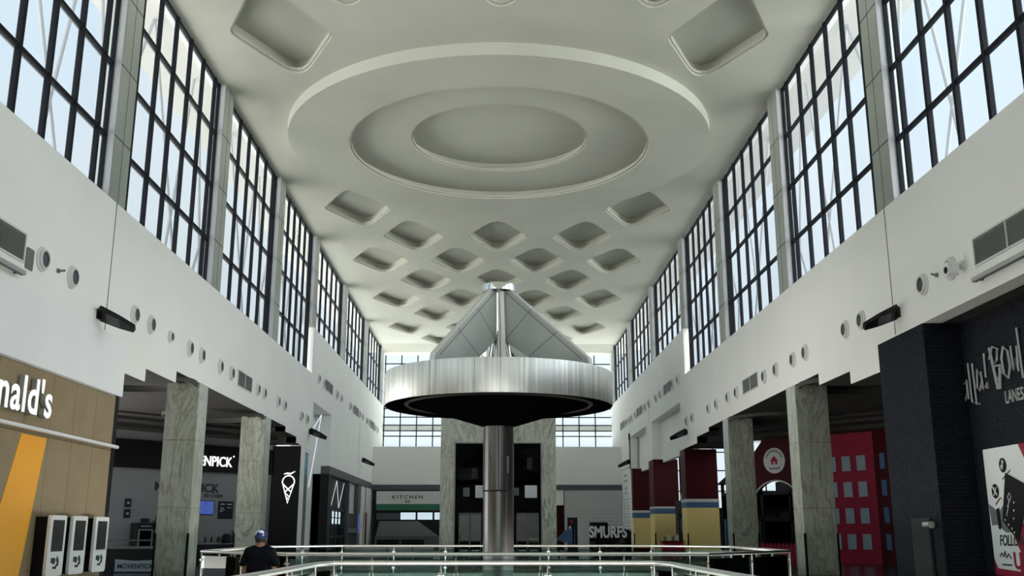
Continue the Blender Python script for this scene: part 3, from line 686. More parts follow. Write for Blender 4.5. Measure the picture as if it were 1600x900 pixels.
# ------------------------------------------------------------------ central column and canopy
cc = thing('canopy_column', 'tall steel column carrying a round metal drum topped by a finned cone', 'sculptural column', Mx=T((.115, 33, 0)))
SH = M['shaft']
MB().lathe([(.50, -6), (.50, 2.93), (.485, 2.93), (.485, 2.97), (.50, 2.97), (.50, 5.08)], 64).build('shaft', SH, cc)
MB().lathe([(.49, 2.925), (.506, 2.925), (.506, 2.975), (.49, 2.975)], 64, cap=False).build('shaft_joint', M['black'], cc)
MB().box(-.012, .012, -.506, -.495, 2.97, 5.06).box(-.02, .02, .49, .506, 2.97, 5.06).build('shaft_seam', M['black'], cc)
for x in (-.30, .30):
    MB().box(x-.025, x+.025, -.44, -.38, 3.5, 4.05).build('slot_light', M['grey'], cc)
MB().lathe([(.50, 5.02), (.75, 5.10), (1.6, 5.36), (2.95, 5.72), (3.1, 5.76)], 96).build('soffit_cone', M['ink'], cc)
MB().lathe([(2.95, 5.74), (3.05, 5.68), (3.12, 5.74)], 96, cap=False).build('soffit_ring', M['nearblack'], cc)
MB().lathe([(3.08, 5.74), (3.70, 5.66), (3.74, 5.68)], 96, cap=False).build('soffit_rim', M['ink'], cc)
dr = MB().lathe([(3.74, 5.66), (3.76, 5.70), (3.76, 6.68), (3.74, 6.72), (3.62, 6.72), (3.62, 5.8)], 128, cap=False).build('drum', M['drum'], cc)
m = MB()
for k in range(16):
    t = 2*math.pi*(k+.5)/16; c, s_ = math.cos(t), math.sin(t)
    p = Vector((3.762*c, 3.762*s_, 0)); q = Vector((-s_, c, 0))*.006
    m.bm.faces.new([m.bm.verts.new(v) for v in ((*(p-q).xy, 5.70), (*(p+q).xy, 5.70), (*(p+q).xy, 6.70), (*(p-q).xy, 6.70))])
m.build('panel_seam', M['slate'], dr)
MB().lathe([(.3, 6.3), (3.62, 6.3), (3.62, 6.4), (.3, 6.4)], 64).build('deck', M['nearblack'], cc)
MB().lathe([(.27, 6.4), (.27, 9.6)], 40).build('core', M['chrome'], cc)
MB().lathe([(.50, 9.58), (.56, 9.58), (.56, 9.80), (.54, 9.83), (0, 9.84)], 48).build('cap', M['chrome'], cc)
for k in range(6):
    t = math.radians(60*k+30); c, s_ = math.cos(t), math.sin(t)
    MB().tube([(.22*c, .22*s_, 8.2), (.28*c, .28*s_, 7.8), (.36*c, .36*s_, 7.3), (.62*c, .62*s_, 6.7), (.72*c, .72*s_, 6.35)], [.07, .10, .12, .13, .13], 12).build('flared_pipe', M['chrome'], cc)
for ang in (234.5, 324.5, 54.5, 144.5):
    fm = Matrix.Rotation(math.radians(ang), 4, 'Z'); th = .085
    prof = [(.26, 9.56), (.50, 9.56), (3.46, 6.97), (3.58, 6.45), (2.35, 6.45), (.26, 7.88)]
    f = MB().prism(prof, -th, th, 'xz').build('fin', M['fin'], cc, fm)
    MB().prism([(.50, 9.56), (.53, 9.585), (3.50, 6.99), (3.62, 6.45), (3.58, 6.45), (3.46, 6.97)], -th-.004, th+.004, 'xz').build('edge_strip', M['fin_edge'], f)
    m = MB()
    for s_ in (-1, 1):
        y = s_*(th+.003)
        for (a, b), (c, d_) in (((1.35, 8.80), (.30, 7.87)), ((2.35, 7.93), (1.25, 7.22)), ):
            dx, dz = c-a, d_-b; l = math.hypot(dx, dz); nx, nz = -dz/l*.009, dx/l*.009
            m.bm.faces.new([m.bm.verts.new(p) for p in ((a+nx, y, b+nz), (c+nx, y, d_+nz), (c-nx, y, d_-nz), (a-nx, y, b-nz))])
        # border groove parallel to the sloping edge
        a, b, c, d_ = .36, 9.50, 3.26, 6.96
        m.bm.faces.new([m.bm.verts.new(p) for p in ((a, y, b), (c, y, d_), (c-.01, y, d_-.018), (a-.01, y, b-.018))])
    m.build('seam', M['seam'], f)
# pale stripe modelled before the core for a fin's reflection in it
MB().prism([(.28, 9.55), (.36, 9.55), (.62, 7.25), (.54, 7.25)], -.07, .07, 'xz').build('reflection_stripe', M['fin_edge'], cc, Matrix.Rotation(math.radians(285), 4, 'Z'))

# ------------------------------------------------------------------ glass balustrades
def railing(name, lab, path, closed=False, post_every=2.2, h=1.1):
    t = thing(name, lab, 'balustrade')
    P = [Vector((x, y)) for x, y in path]
    if closed: P.append(P[0])
    hand = MB(); 
    hand.tube([(p.x, p.y, h) for p in P], .045, 12, close=not closed)
    hand.build('handrail', M['rail'], t)
    for a, b in zip(P, P[1:]):
        L_ = (b-a).length; n_ = max(1, round(L_/post_every)); d = (b-a)/L_; q = Vector((-d.y, d.x))
        Mx = Matrix(((d.x, q.x, 0, a.x), (d.y, q.y, 0, a.y), (0, 0, 1, 0), (0, 0, 0, 1)))
        for k in range(n_):
            u0, u1 = L_*k/n_, L_*(k+1)/n_
            MB().box(u0+.06, u1-.06, -.006, .006, .08, .98).build('glass_panel', M['railglass'], t, Mx)
            MB().tube([(u0, 0, 0), (u0, 0, .95), (u0, 0, h)], [.024, .024, .014], 8).lathe([(.05, 0), (.05, .02), (0, .02)], 12, (u0, 0)).box(u0-.07, u0+.07, -.02, .02, .84, .88).box(u0-.07, u0+.07, -.02, .02, .2, .24).build('post', M['steel'], t, Mx)
    return t
railing('glass_balustrade', 'nearest glass balustrade with bright steel handrail around the front floor opening', [(-3.15, 5.5), (-3.15, 18.3), (-2.95, 19.1), (2.95, 19.1), (3.15, 18.3), (3.15, 5.5)])
railing('glass_balustrade', 'farther glass balustrade surrounding the floor opening of the steel column', [(p[0], p[1]) for p in far_void], True)

# ------------------------------------------------------------------ right: black brick bowling front
MB().box(XR, 15.5, 28.05, 31.5, 0, 7.52).build('wall_right_pier', M['brick'], kind='structure')
MB().box(13.4, 13.8, -27, 28.05, 0, 7.9).build('wall_right_brick', M['brick'], kind='structure')
MB().box(XR+.55, 13.8, -27, 28.05, 7.52, 7.9).build('trim_80', M['ceil_shade'], kind='structure')
BW = frame((13.4, 40, 0), (0, -1, 0))     # u = 40 - y
bs = thing('bowling_sign', 'scrawled grey metal bowling lettering on the black brick wall', 'sign', Mx=BW)
yal = MB()
def stroke(mb, pts, r=.03): mb.tube([(x, z, .05) for x, z in pts], r, 6)
stroke(yal, [(11.45, 5.95), (11.62, 5.55), (11.7, 5.95)]); stroke(yal, [(11.7, 5.95), (11.62, 5.35), (11.45, 4.95), (11.4, 5.1)])
stroke(yal, [(12.1, 5.8), (11.9, 5.75), (11.8, 5.45), (11.95, 5.3), (12.1, 5.5), (12.12, 5.85), (12.14, 5.3)])
stroke(yal, [(12.3, 6.3), (12.32, 5.2), (12.45, 5.16)]); stroke(yal, [(12.55, 6.25), (12.58, 5.1), (12.8, 5.1)])
stroke(yal, [(12.98, 5.85), (12.8, 6.05), (12.72, 5.55), (12.85, 5.45), (13.0, 5.7), (13.0, 5.95), (13.04, 5.45)])
stroke(yal, [(13.28, 6.4), (13.25, 5.75)]); yal.tube([(13.2, 5.5, .05), (13.32, 5.6, .05), (13.3, 5.45, .05), (13.2, 5.5, .05)], .04, 6)
yal.build('first_word', M['lgreyletter'], bs)
bo = MB()
stroke(bo, [(13.62, 6.5), (13.85, 5.35), (13.95, 5.35), (14.08, 5.9)], .045); stroke(bo, [(13.55, 6.2), (13.8, 6.5), (14.05, 6.4), (13.95, 6.1), (13.75, 5.98), (14.1, 5.95), (14.1, 5.75), (13.9, 5.6)], .035)
stroke(bo, [(14.35, 6.4), (14.2, 6.1), (14.25, 5.7), (14.45, 5.55), (14.6, 5.85), (14.55, 6.25), (14.35, 6.4)], .035)
stroke(bo, [(14.72, 6.35), (14.75, 5.7), (14.88, 6.0), (14.98, 5.65), (15.02, 6.3)]); stroke(bo, [(15.12, 6.75), (15.16, 5.45), (15.4, 5.45)]); stroke(bo, [(15.5, 6.2), (15.52, 5.5)]); stroke(bo, [(15.65, 5.5), (15.65, 6.2), (15.9, 5.5), (15.92, 6.2)]); stroke(bo, [(16.45, 6.2), (16.15, 6.1), (16.1, 5.7), (16.35, 5.45), (16.5, 5.75), (16.3, 5.8)])
bo.build('second_word', M['lgreyletter'], bs)
text('LANES', 'lanes_lettering', M['lgreyletter'], bs, 14.12, 15.05, 4.92, 5.25, depth=.04, w=0, bold=.01)
# poster
po = thing('wall_poster', 'large white poster with tablet, social icons and FOLLOW US on the black brick', 'poster', Mx=BW @ T((12.58, .55, .02)))
MB().box(0, 3.2, 0, 3.3, -.02, .02).build('sheet', M['panel_white'], po)
MB().prism([(1.9, 3.3), (3.2, 3.3), (3.2, 1.2), (2.6, 2.2)], .02, .026).build('red_area', M['crimson'], po, label='red printed area')
MB().prism([(0, .42), (.16, .18), (1.6, .12), (1.6, 0), (0, 0)], .02, .026).prism([(1.2, .95), (1.95, 1.5), (1.95, 0.15), (1.3, .1), (1.45, .6)], .02, .0255).build('red_stripe', M['crimson'], po)
MB().prism([(.02, 1.85), (.55, 1.62), (.95, 1.9), (1.2, 1.95), (1.25, 1.1), (.8, 1.1), (.4, 1.3), (.1, 1.28)], .026, .03).build('printed_arm', M['grey'], po)
MB().prism([(.42, 1.70), (.58, 1.74), (.62, 1.25), (.52, 1.17), (.44, 1.2)], .03, .034).build('printed_watch', M['black'], po)
tb = MB().prism([(.75, 1.45), (1.1, 2.55), (2.2, 2.2), (1.75, .95)][:0] + [(.70, 1.40), (1.12, 2.62), (2.3, 2.2), (1.40, .88)], .034, .04).build('printed_tablet', M['black'], po)
m = MB().tube([(.95, 1.52, .042), (1.12, 1.78, .042)], .012, 6); m.tube([(1.05, 1.75, .042), (1.3, 2.0, .042), (1.22, 2.1, .042), (1.12, 2.0, .042), (1.18, 1.85, .042)], .012, 6)
for k, (x, z) in enumerate(((.85, 1.42), (1.0, 1.3), (1.15, 1.2), (1.3, 1.45), (1.35, 1.65), (1.4, 1.85), (1.25, 1.1))): m.prism(circ(x, z, .03, 12), .04, .043)
m.build('tablet_print', M['white'], tb)
i1 = MB().prism(circ(1.02, 2.82, .19, 28), .026, .03).build('icon_disc', M['black'], po); MB().prism(circ(.47, 2.17, .19, 28), .026, .03).build('icon_disc', M['black'], po)
m = MB().tube([(1.02, 2.95, .032), (1.02, 2.78, .032), (.97, 2.72, .032), (.93, 2.78, .032), (.97, 2.83, .032)], .022, 8).tube([(1.02, 2.95, .032), (1.06, 2.90, .032), (1.1, 2.89, .032)], .02, 8)
m.tube([(.38, 2.28, .032), (.56, 2.06, .032)], .026, 8).tube([(.56, 2.28, .032), (.38, 2.06, .032)], .014, 8).build('icon_mark', M['white'], i1)
for (a, b), (c, d_) in (((.40, 1.80), (.72, 1.98)), ((.92, 2.44), (1.38, 2.66))):
    m = MB()
    for k in range(12):
        u = k/12; m.box(a+(c-a)*u, a+(c-a)*(u+.06), b+(d_-b)*u, b+(d_-b)*u+.05, .02, .024)
    m.build('account_line', M['darkprint'], po)
text('FOLLOW', 'follow_lettering', M['darkprint'], po, .42, 1.75, .76, 1.04, depth=.006, w=.027, bold=.015, shear=.2)
text('US', 'us_lettering', M['crimson'], po, 1.05, 1.75, .18, .62, depth=.006, w=.027, bold=.03)
m = MB().tube([(.35, .48, .03), (.45, .58, .03), (.55, .48, .03), (.62, .62, .03), (.7, .46, .03), (.8, .56, .03), (.92, .44, .03)], .014, 6); m.box(.4, .9, .26, .30, .02, .03).build('small_emblem', M['darkprint'], po)
m = MB().tube([(.72, 1.82, .026), (.78, 2.0, .026), (.88, 1.86, .026), (.95, 2.2, .026)], .008, 6).build('pale_flash', M['yellow'], po)
# service door and wall light
PF = frame((XR, 40, 0), (0, -1, 0))
dr = thing('service_hatch', 'dark grey metal service panel set in the black brick pier', 'panel', Mx=PF)
MB().box(9.95, 11.3, 0, 2.05, 0, .05, .01).build('frame', M['nearblack'], dr); MB().box(10.02, 11.23, .5, 2.0, .05, .07).build('upper_door', M['nearblack'], dr); MB().box(10.02, 11.23, .04, .46, .05, .07).build('lower_door', M['nearblack'], dr)
MB().lathe([(.03, .07), (.03, .1), (0, .1)], 12, (10.15, 1.3)).build('lock', M['steel'], dr)
wl = thing('wall_lamp', 'small silver cylinder wall lamp beside the dark service panel', 'lamp', Mx=PF)
MB().box(11.45, 11.55, 1.78, 1.94, 0, .12).build('bracket', M['steel'], wl); MB().tube([(11.3, 1.86, .2), (11.72, 1.86, .2)], .1, 20).build('body', M['steel'], wl)

# ------------------------------------------------------------------ right: play centre facades
m = MB().box(XR+.015, 36, 37.6, 57.7, 7.535, 7.9).box(XR+.5, 36, 31.3, 62, 7.56, 7.9); m.build('ceiling_right', M['ceil_shade'], kind='structure')
MB().box(XR+.02, 24, 31.51, 34.2, 6.635, 7.56).box(XR+.02, 24, 34.2, 37.57, 7.085, 7.56).box(XR+.02, 15, 57.7, 61.2, 7.315, 7.56).box(XR+.02, 15, 61.2, 65.3, 6.935, 7.5).build('ceiling_right_step', M['ceil_shade'], kind='structure')
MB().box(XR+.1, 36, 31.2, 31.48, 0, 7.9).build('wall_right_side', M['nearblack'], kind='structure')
MB().box(XR+.6, 34, 62, 102, 10.5, 10.8).build('ceiling_play_hall', M['ceil_shade'], kind='structure')
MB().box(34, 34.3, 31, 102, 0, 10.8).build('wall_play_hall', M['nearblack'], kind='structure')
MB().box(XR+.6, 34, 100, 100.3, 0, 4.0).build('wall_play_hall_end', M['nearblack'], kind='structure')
root = bpy.data.objects.new('window_31', None); COL.objects.link(root); root['kind'] = 'structure'
MB().box(XR+.6, 34, 100.1, 100.12, 4.0, 10.5).build('glass', M['frosted'], root)
for k in range(13): MB().box(13.2+k*1.7-.05, 13.2+k*1.7+.05, 100, 100.2, 4, 10.5).build('mullion', M['mullion'], root)
for z in (5.6, 7.6, 9.4): MB().box(XR+.6, 34, 100, 100.2, z-.05, z+.05).build('transom', M['mullion'], root)
rf = thing('crimson_facade', 'crimson toy-house facade with rows of blue grey square windows', 'facade', Mx=DR)
MB().box(5.9, 9.85, 0, 7.1, -.25, 0).build('front_wall', M['crimson'], rf)
for i in range(4):
    for j in range(4):
        u = 6.38 + i*.90; v = (4.93, 3.53, 2.12, .76)[j]
        MB().box(u, u+.52, v, v+.81, 0, .05).build('square_window', M['bluegrey'], rf)
sd = MB().box(9.85, 10.1, 0, 7.1, -.25, 0).build('corner_post', M['crimson'], rf)
SD = DR @ T((10.1, 0, 0)) @ Matrix.Rotation(math.radians(-38), 4, 'Y')
sdd = thing('crimson_return_wall', 'darker crimson return wall with square windows beside the black brick pier', 'facade', Mx=DR @ T((10.1, 0, 0)) @ Matrix.Rotation(math.radians(-35), 4, 'Y'))
MB().box(0, 5, 0, 7.1, -.2, 0).build('wall', M['red'], sdd)
for i in range(4):
    for j in range(4):
        MB().box(.75+i*.95, 1.3+i*.95, (4.93, 3.53, 2.12, .76)[j], (4.93, 3.53, 2.12, .76)[j]+.81, 0, .05).build('square_window', M['blue'], sdd)
# arch wall
aw = thing('arch_wall', 'dark red arched entrance wall of the play centre with a round white emblem', 'entrance', Mx=DR)
arc = [(3.75 + 1.75*math.cos(t), 2.85 + 1.75*math.sin(t)) for t in [math.pi*k/20 for k in range(21)]]
outer = [(.9, 0), (2.0, 0)] + arc[::-1] + [(5.5, 0), (5.9, 0), (5.9, 7.1), (2.95, 7.1), (2.9, 6.9), (1.7, 5.6), (.9, 4.0)]
MB().prism(outer, -.3, 0).build('wall', M['red'], aw)
MB().tube([(x, z, .02) for x, z in arc], .05, 8).build('arch_trim', M['duct'], aw)
lg = thing('round_emblem', 'round white sign with a red house on the arched entrance wall', 'sign', Mx=DR @ T((3.78, 5.75, .02)))
MB().lathe([(.74, -.02), (.74, .03), (0, .03)], 48).build('disc', M['duct'], lg)
MB().prism([(-.28, -.02), (0, .28), (.28, -.02), (.2, -.02), (.2, -.22), (.06, -.22), (.06, -.06), (-.06, -.06), (-.06, -.22), (-.2, -.22), (-.2, -.02)], .03, .04).build('house', M['crimson'], lg)
m = MB()
for k in range(15):
    t = math.radians(160-k*10); c, s_ = math.cos(t), math.sin(t); m.prism([(c*.56+a*.03-b*.0, s_*.56+b*.04) for a, b in ((-1, -1), (1, -1), (1, 1), (-1, 1))], .03, .04)
m.tube([(-.35, -.42, .035), (-.2, -.5, .035), (-.05, -.42, .035), (.1, -.5, .035), (.25, -.45, .035), (.38, -.4, .035)], .03, 6).build('ring_lettering', M['darkprint'], lg)
# low red picket fence
pf = thing('picket_fence', 'low red fence with pointed tops behind the arch entrance', 'fence', Mx=DR @ T((0, 0, .8)))
for k in range(18):
    u = 1.6 + k*.26
    MB().prism([(u, .02), (u+.22, .02), (u+.22, .95), (u+.11, 1.1), (u, .95)], 0, .04).build('picket', M['crimson'], pf)
MB().box(1.5, 6.2, .25, .33, -.04, 0).box(1.5, 6.2, .75, .83, -.04, 0).build('rail', M['red'], pf)
# dark climbing frame silhouettes in the hall behind
cf = thing('climbing_tower', 'dark indoor climbing tower seen against the far windows through the arch', 'play structure', Mx=T((19.5, 72, 0)))
m = MB()
for x in (-3, -1, 1, 3):
    for y in (-1.5, 1.5): m.box(x-.1, x+.1, y-.1, y+.1, 0, 5.2)
m.build('post', M['black'], cf)
MB().box(-3.1, 3.1, -1.6, 1.6, 2.4, 2.6).box(-3.1, 1.1, -1.6, 1.6, 4.2, 4.4).build('deck', M['black'], cf)
MB().prism([(-3.4, 5.0), (-2, 6.2), (-.6, 5.0)], -1.7, 1.7, 'xz').prism([(.9, 5.2), (1.3, 5.2), (1.3, 6.6), (2.7, 6.6), (2.7, 5.2), (3.2, 5.2), (3.2, 4.4), (.9, 4.4)], -1.2, 1.2, 'xz').build('roof', M['black'], cf)
MB().box(-3, 3, 1.5, 1.6, 0, 4.4).box(-3, -1, -1.6, -1.5, 0, 2.4).box(1, 3, -1.6, -1.5, 2.6, 4.2).build('side_panel', M['nearblack'], cf)
# banded columns
def banded(x0, x1, y0, y1, top, lab, z=(3.42, 3.62, 3.30, 2.98)):
    t = thing('banded_column', lab, 'column', 'red and yellow columns of the play centre', Mx=T(((x0+x1)/2, (y0+y1)/2, 0)))
    a, b = (x1-x0)/2, (y1-y0)/2
    MB().box(-a, a, -b, b, z[1], top).build('red_upper', M['red'], t, label='dark red upper part')
    MB().box(-a-.02, a+.02, -b-.02, b+.02, z[2]+.05, z[1]).build('white_band', M['duct'], t)
    MB().box(-a-.01, a+.01, -b-.01, b+.01, z[3], z[2]+.05).build('blue_band', M['blue'], t)
    MB().box(-a, a, -b, b, .35, z[3]).build('yellow_lower', M['yellow'], t, label='mustard yellow lower part')
    MB().box(-a-.01, a+.01, -b-.01, b+.01, 0, .35).build('base_band', M['red'], t)
    MB().box(-a-.03, -a+.05, -b-.04, -b+.05, 0, 1.6).build('corner_guard', M['black'], t)
banded(XR+.01, 14.4, 65.4, 67.2, 6.92, 'red, white, blue and yellow column nearest the right marble pillars', (3.6, 3.75, 3.5, 3.2))
banded(XR+.01, 14.25, 78.7, 81.0, 7.2, 'red and yellow banded column between the other two on the right', (3.4, 3.6, 3.4, 3.05))
banded(XR-.02, 14.3, 90.4, 91.38, 7.2, 'farthest red and yellow banded column beside the tall white notice wall', (3.4, 3.55, 3.3, 2.9))
MB().box(XR, 14.5, 91.6, 92.8, 7.2, 10.5).build('trim_81', M['plaster'], kind='structure')
bt = thing('ticket_booth', 'red ticket booth with small items on top beside the yellow columns', 'booth', Mx=T((11.45, 67, 0)))
MB().box(-.55, .75, -.5, .5, 0, 1.05, .02).build('body', M['crimson'], bt); MB().box(-.6, .8, -.55, .55, 1.05, 1.12).build('top', M['red'], bt)
for k in range(4): MB().lathe([(.09, 1.12), (.07, 1.35+.1*(k % 2)), (.03, 1.42+.1*(k % 2)), (0, 1.45+.1*(k % 2))], 10, (-.35+k*.28, 0)).build('toy', M['duct' if k % 2 else 'grey'], bt)
am = thing('arcade_machine', 'dark arcade cabinet with pale top between two yellow columns', 'arcade machine', Mx=T((13.9, 74, 0)))
MB().prism([(-.6, 0), (.6, 0), (.6, 3.9), (-.2, 3.9), (-.35, 3.0), (-.6, 2.7)], -.7, .7, 'yz').build('cabinet', M['nearblack'], am)
MB().box(-.55, .55, -.63, -.60, 1.7, 2.6).build('screen', M['slate'], am); MB().lathe([(.3, 3.9), (.42, 4.1), (.3, 4.5), (.15, 4.6), (0, 4.6)], 16).build('pale_top', M['tile'], am)
bl = thing('blue_play_panel', 'tall teal blue plastic play panel left of the right marble pillar', 'play panel', Mx=T((14.6, 62, 0)))
MB().box(-.65, .55, -.15, .15, 0, 2.4, .03).build('lower_panel', M['teal'], bl); MB().box(-.25, .35, .2, .5, 2.4, 6.9).build('blue_post', M['blue'], bl)
MB().box(-.5, .4, -.18, -.15, .4, 1.1).box(-.5, .4, -.18, -.15, 1.3, 2.0).build('raised_square', M['blue'], bl)
# notice wall with columns of small lettering
nw = thing('notice_panel', 'tall white notice panel with blue lettering at the far right corner', 'notice', Mx=frame((XR, 120, 0), (0, -1, 0)))
MB().box(22.1, 27.8, 0, 9.9, 0, .06).build('board', M['panel_white'], nw)
m = MB()
for z in (7.4, 4.6, 1.9): m.box(22.6, 28.0, z, z+.08, .06, .07)
for j in range(9):
    for a, b in ((23.2, 24.7), (25.6, 27.3)): m.box(a, b-.3*(j % 3), 2.2+j*.26, 2.3+j*.26, .06, .07)
m.build('print_line', M['bluegrey'], nw)
m = MB()
for z in (6.8, 6.3, 5.6, 5.2): m.tube([(24+.3*k, z+.1*(k % 2), .07) for k in range(9)], .035, 6)
m.build('arabic_lettering', M['bluegrey'], nw)

# SMURFS backdrop (lettering only)
sm = thing('lettered_backdrop', 'black backdrop panel with big pale blue SMURFS letters before the tiled wall', 'sign', Mx=frame((5.7, 62, 0), (1, 0, 0)))
MB().prism([(.0, 0), (2.55, 0), (2.55, 1.75), (2.2, 1.85), (1.2, 2.05), (1.1, 2.25), (.05, 2.25)], -.2, 0).build('board', M['black'], sm)
text('SMURFS', 'lettering', M['white'], sm, .0, 2.28, 1.33, 2.04, depth=.12, w=.01, bold=.035)
m = MB()
for k, (x, z, r) in enumerate(((.2, .9, .2), (.45, .5, .28), (.9, .75, .22), (1.3, .45, .3), (1.7, .8, .24), (2.1, .5, .26), (.7, .25, .25), (1.95, 1.1, .2))):
    m.lathe([(r, 0), (r*.9, .05), (0, .09)], 14, M4=T((x, z, 0)))
m.build('printed_foliage', tint(base('mottled_print', (.05, .04, .03), .7), (.01, .012, .008), (.07, .035, .025), 5, 4), sm)
# items in the dark doorway
it = thing('tilted_board', 'tilted blue board leaning at the dark doorway right of the lift tower', 'board', Mx=T((4.25, 66, 0)))
MB().prism([(-.3, 1.2), (.9, .85), (.9, 1.9), (.3, 1.8)], -.05, .05, 'xz').build('face', M['blue'], it); MB().box(.75, .85, -.05, .05, 0, 1.9).box(-.2, -.1, -.05, .05, 0, 1.2).build('leg', M['nearblack'], it)
pb = thing('toy_display_rack', 'small dark display rack with red base beside the lift tower', 'rack', Mx=T((5.1, 67, 0)))
MB().box(-.4, .35, -.2, .2, 0, .5).build('base', M['red'], pb); MB().box(-.35, .3, -.1, .1, .5, 2.6).build('panel', M['nearblack'], pb)
for k in range(5): MB().lathe([(.07, 0), (.1, .08), (.05, .2), (0, .22)], 10, M4=T((-.2+.1*(k % 3), -.15, .8+k*.35))).build('toy', M['duct' if k % 2 else 'crimson'], pb)

# ------------------------------------------------------------------ air nozzles, grilles, floodlights on the plaster
FR = frame((XR, 0, 0), (0, -1, 0))
def wallM(side, y, z): return (F @ T((y, z, 0))) if side < 0 else (FR @ T((-y, z, 0)))
def nozzle(side, y, z, r, lab, grp):
    t = thing('air_nozzle', lab, 'air nozzle', grp, Mx=wallM(side, y, z))
    MB().lathe([(r, 0), (r, .035), (r*.93, .05), (r*.82, .05), (r*.80, .11), (r*.74, .12), (r*.66, .12), (r*.64, .08), (r*.64, .02)], 32).build('collar', M['duct'], t)
    MB().lathe([(r*.63, .06), (r*.60, .115), (r*.54, .115), (r*.48, .08), (0, .07)], 24).build('nozzle', M['slate'], t)
    return t
proto = {}
def add_nozzle(side, y, z, k, where, r=.33):
    lab = f"round white air nozzle on the {'left' if side < 0 else 'right'} wall, {where}"
    g = 'round air nozzles on the walls'
    if r not in proto: proto[r] = nozzle(side, y, z, r, lab, g); return
    c = copy_tree(proto[r]); c.matrix_basis = wallM(side, y, z); c['label'] = lab
for side, ys in ((-1, [25.34, 27.24, 32.2, 33.8, 38.3, 39.9, 42.7, 44.6, 49.7, 51.1, 54.5, 56.2, 61.2, 63.1]), (1, [25.9, 27.7, 32.65, 34.23, 38.9, 40.56, 43.16, 45.1, 50.5, 52.4, 55.2, 57.3, 62.1, 64.0])):
    for k, y in enumerate(ys): add_nozzle(side, y, 8.58, k, f'{ORD[k]} from the camera in the lower row')
for side in (-1, 1):
    for k, y in enumerate([66.6, 68.8, 74.5, 76.6, 81.5, 83.2, 87.3, 89.2, 92.5, 94.2, 99.0, 101.0] if side < 0 else [66.6, 68.7, 74.0, 76, 79.5, 81.5, 83.0, 87.4, 89.8, 91.5, 93.2, 94.6]):
        add_nozzle(side, y, 11.65, k, f'{ORD[k]} from the camera in the high row', .36)
add_nozzle(-1, 35.9, 8.57, 0, 'small dark one left of the first pillar', .22)
def grille(side, y0, y1, z0, z1, lab):
    t = thing('air_grille', lab, 'vent', 'rectangular grilles on the walls', Mx=wallM(side, y0 if side < 0 else y1, z0))
    W, H = y1-y0, z1-z0
    MB().box(-.05, W+.05, -.05, 0, 0, .04).box(-.05, W+.05, H, H+.05, 0, .04).box(-.05, 0, 0, H, 0, .04).box(W, W+.05, 0, H, 0, .04).box(W/2-.02, W/2+.02, 0, H, 0, .04).build('frame', M['duct'], t)
    m = MB().box(0, W, 0, H, 0, .006)
    n_ = int(H/.045)
    for k in range(n_): m.box(0, W, .01+k*.045, .025+k*.045, .006, .025)
    m.build('louvre_panel', M['grille'], t)
grille(-1, 21.1, 24.3, 8.25, 8.92, 'large dark louvred grille high on the left wall at the frame edge')
grille(-1, 45.8, 48.45, 8.24, 8.92, 'dark louvred grille on the left wall above the space between the pillars')
grille(1, 21.2, 24.5, 8.3, 8.97, 'large dark louvred grille high on the right wall above the bowling front')
grille(1, 46.3, 49.15, 8.32, 8.97, 'dark louvred grille on the right wall above the space between the pillars')
for side in (-1, 1):
    for y, q in ((71, 'nearest'), (85.2, 'middle'), (96.8, 'farthest')):
        grille(side, y-1.5 if side < 0 else y-1.6, y+1.5, 11.35, 12.05, f"dark square grille in the high far row of the {'left' if side < 0 else 'right'} wall, {q} of three")
o = MB().prism(rrect(0, .42, 0, .55, .05), 0, .02).build('access_cover', M['grille'], Mx=wallM(-1, 24.45, 8.12)); tag(o, 'small grey rectangular cover beside the first air nozzle on the left wall', 'cover')
def flood(side, y, z, lab, L_=1.15):
    t = thing('floodlight', lab, 'floodlight', 'slim floodlights on brackets', Mx=wallM(side, y, z))
    MB().box(-.12, .12, -.18, .12, 0, .06).tube([(0, 0, .06), (0, .0, .2)], .05, 8).build('bracket', M['nearblack'], t)
    rot = T((0, .02, .1)) @ Matrix.Rotation(math.radians(17), 4, 'X')
    h = MB().prism([(-.30, .0), (.30, .0), (.24, L_*.55), (.12, L_), (-.12, L_), (-.24, L_*.55)], -.09, .03, 'xz')
    hd = h.build('lamp_head', M['nearblack'], t, T((0, .02, .08)) @ Matrix.Rotation(math.radians(24), 4, 'X') @ Matrix.Rotation(math.radians(-32*(-side)), 4, 'Z'))
    MB().box(-.2, .2, -.10, -.09, .25, L_*.6).build('lamp_glass', M['slate'], hd)
flood(-1, 29.3, 8.0, 'slim black floodlight on the left wall above the restaurant corner')
flood(-1, 64.2, 7.95, 'slim black floodlight on the left wall beside the tall pale recess')
flood(-1, 90.2, 7.95, 'slim black floodlight on the far left wall above the dark shop front')
flood(1, 29.6, 8.2, 'slim black floodlight on the right wall above the black brick pier')
flood(1, 64.2, 7.95, 'slim black floodlight on the right wall beside the nearest red column')
flood(1, 91.8, 7.95, 'slim black floodlight on the right wall over the white notice panel')
for side, y0, y1, lab in ((-1, 20.5, 24.1, 'long grey strip light below the grille on the left wall'), (1, 20.8, 24.4, 'long grey strip light below the grille on the right wall')):
    t = thing('strip_light', lab, 'light', Mx=wallM(side, y0 if side < 0 else y1, 7.88)); W = y1-y0
    MB().prism(rrect(-.06, .06, .1, .24, .03), 0, W, 'yz').build('body', M['lgreyletter'], t)
    MB().box(.1, .18, -.04, .04, 0, .12).box(W-.18, W-.1, -.04, .04, 0, .12).build('bracket', M['nearblack'], t)
    MB().box(.05, W-.05, -.07, -.055, .13, .21).build('diffuser', M['slate'], t)
cm = thing('security_camera', 'white security camera with dark lens beside a nozzle on the right wall', 'camera', Mx=wallM(1, 25.2, 8.5))
MB().box(-.1, .1, -.1, .1, 0, .08).tube([(0, 0, .08), (0, -.02, .25)], .04, 8).build('mount', M['duct'], cm)
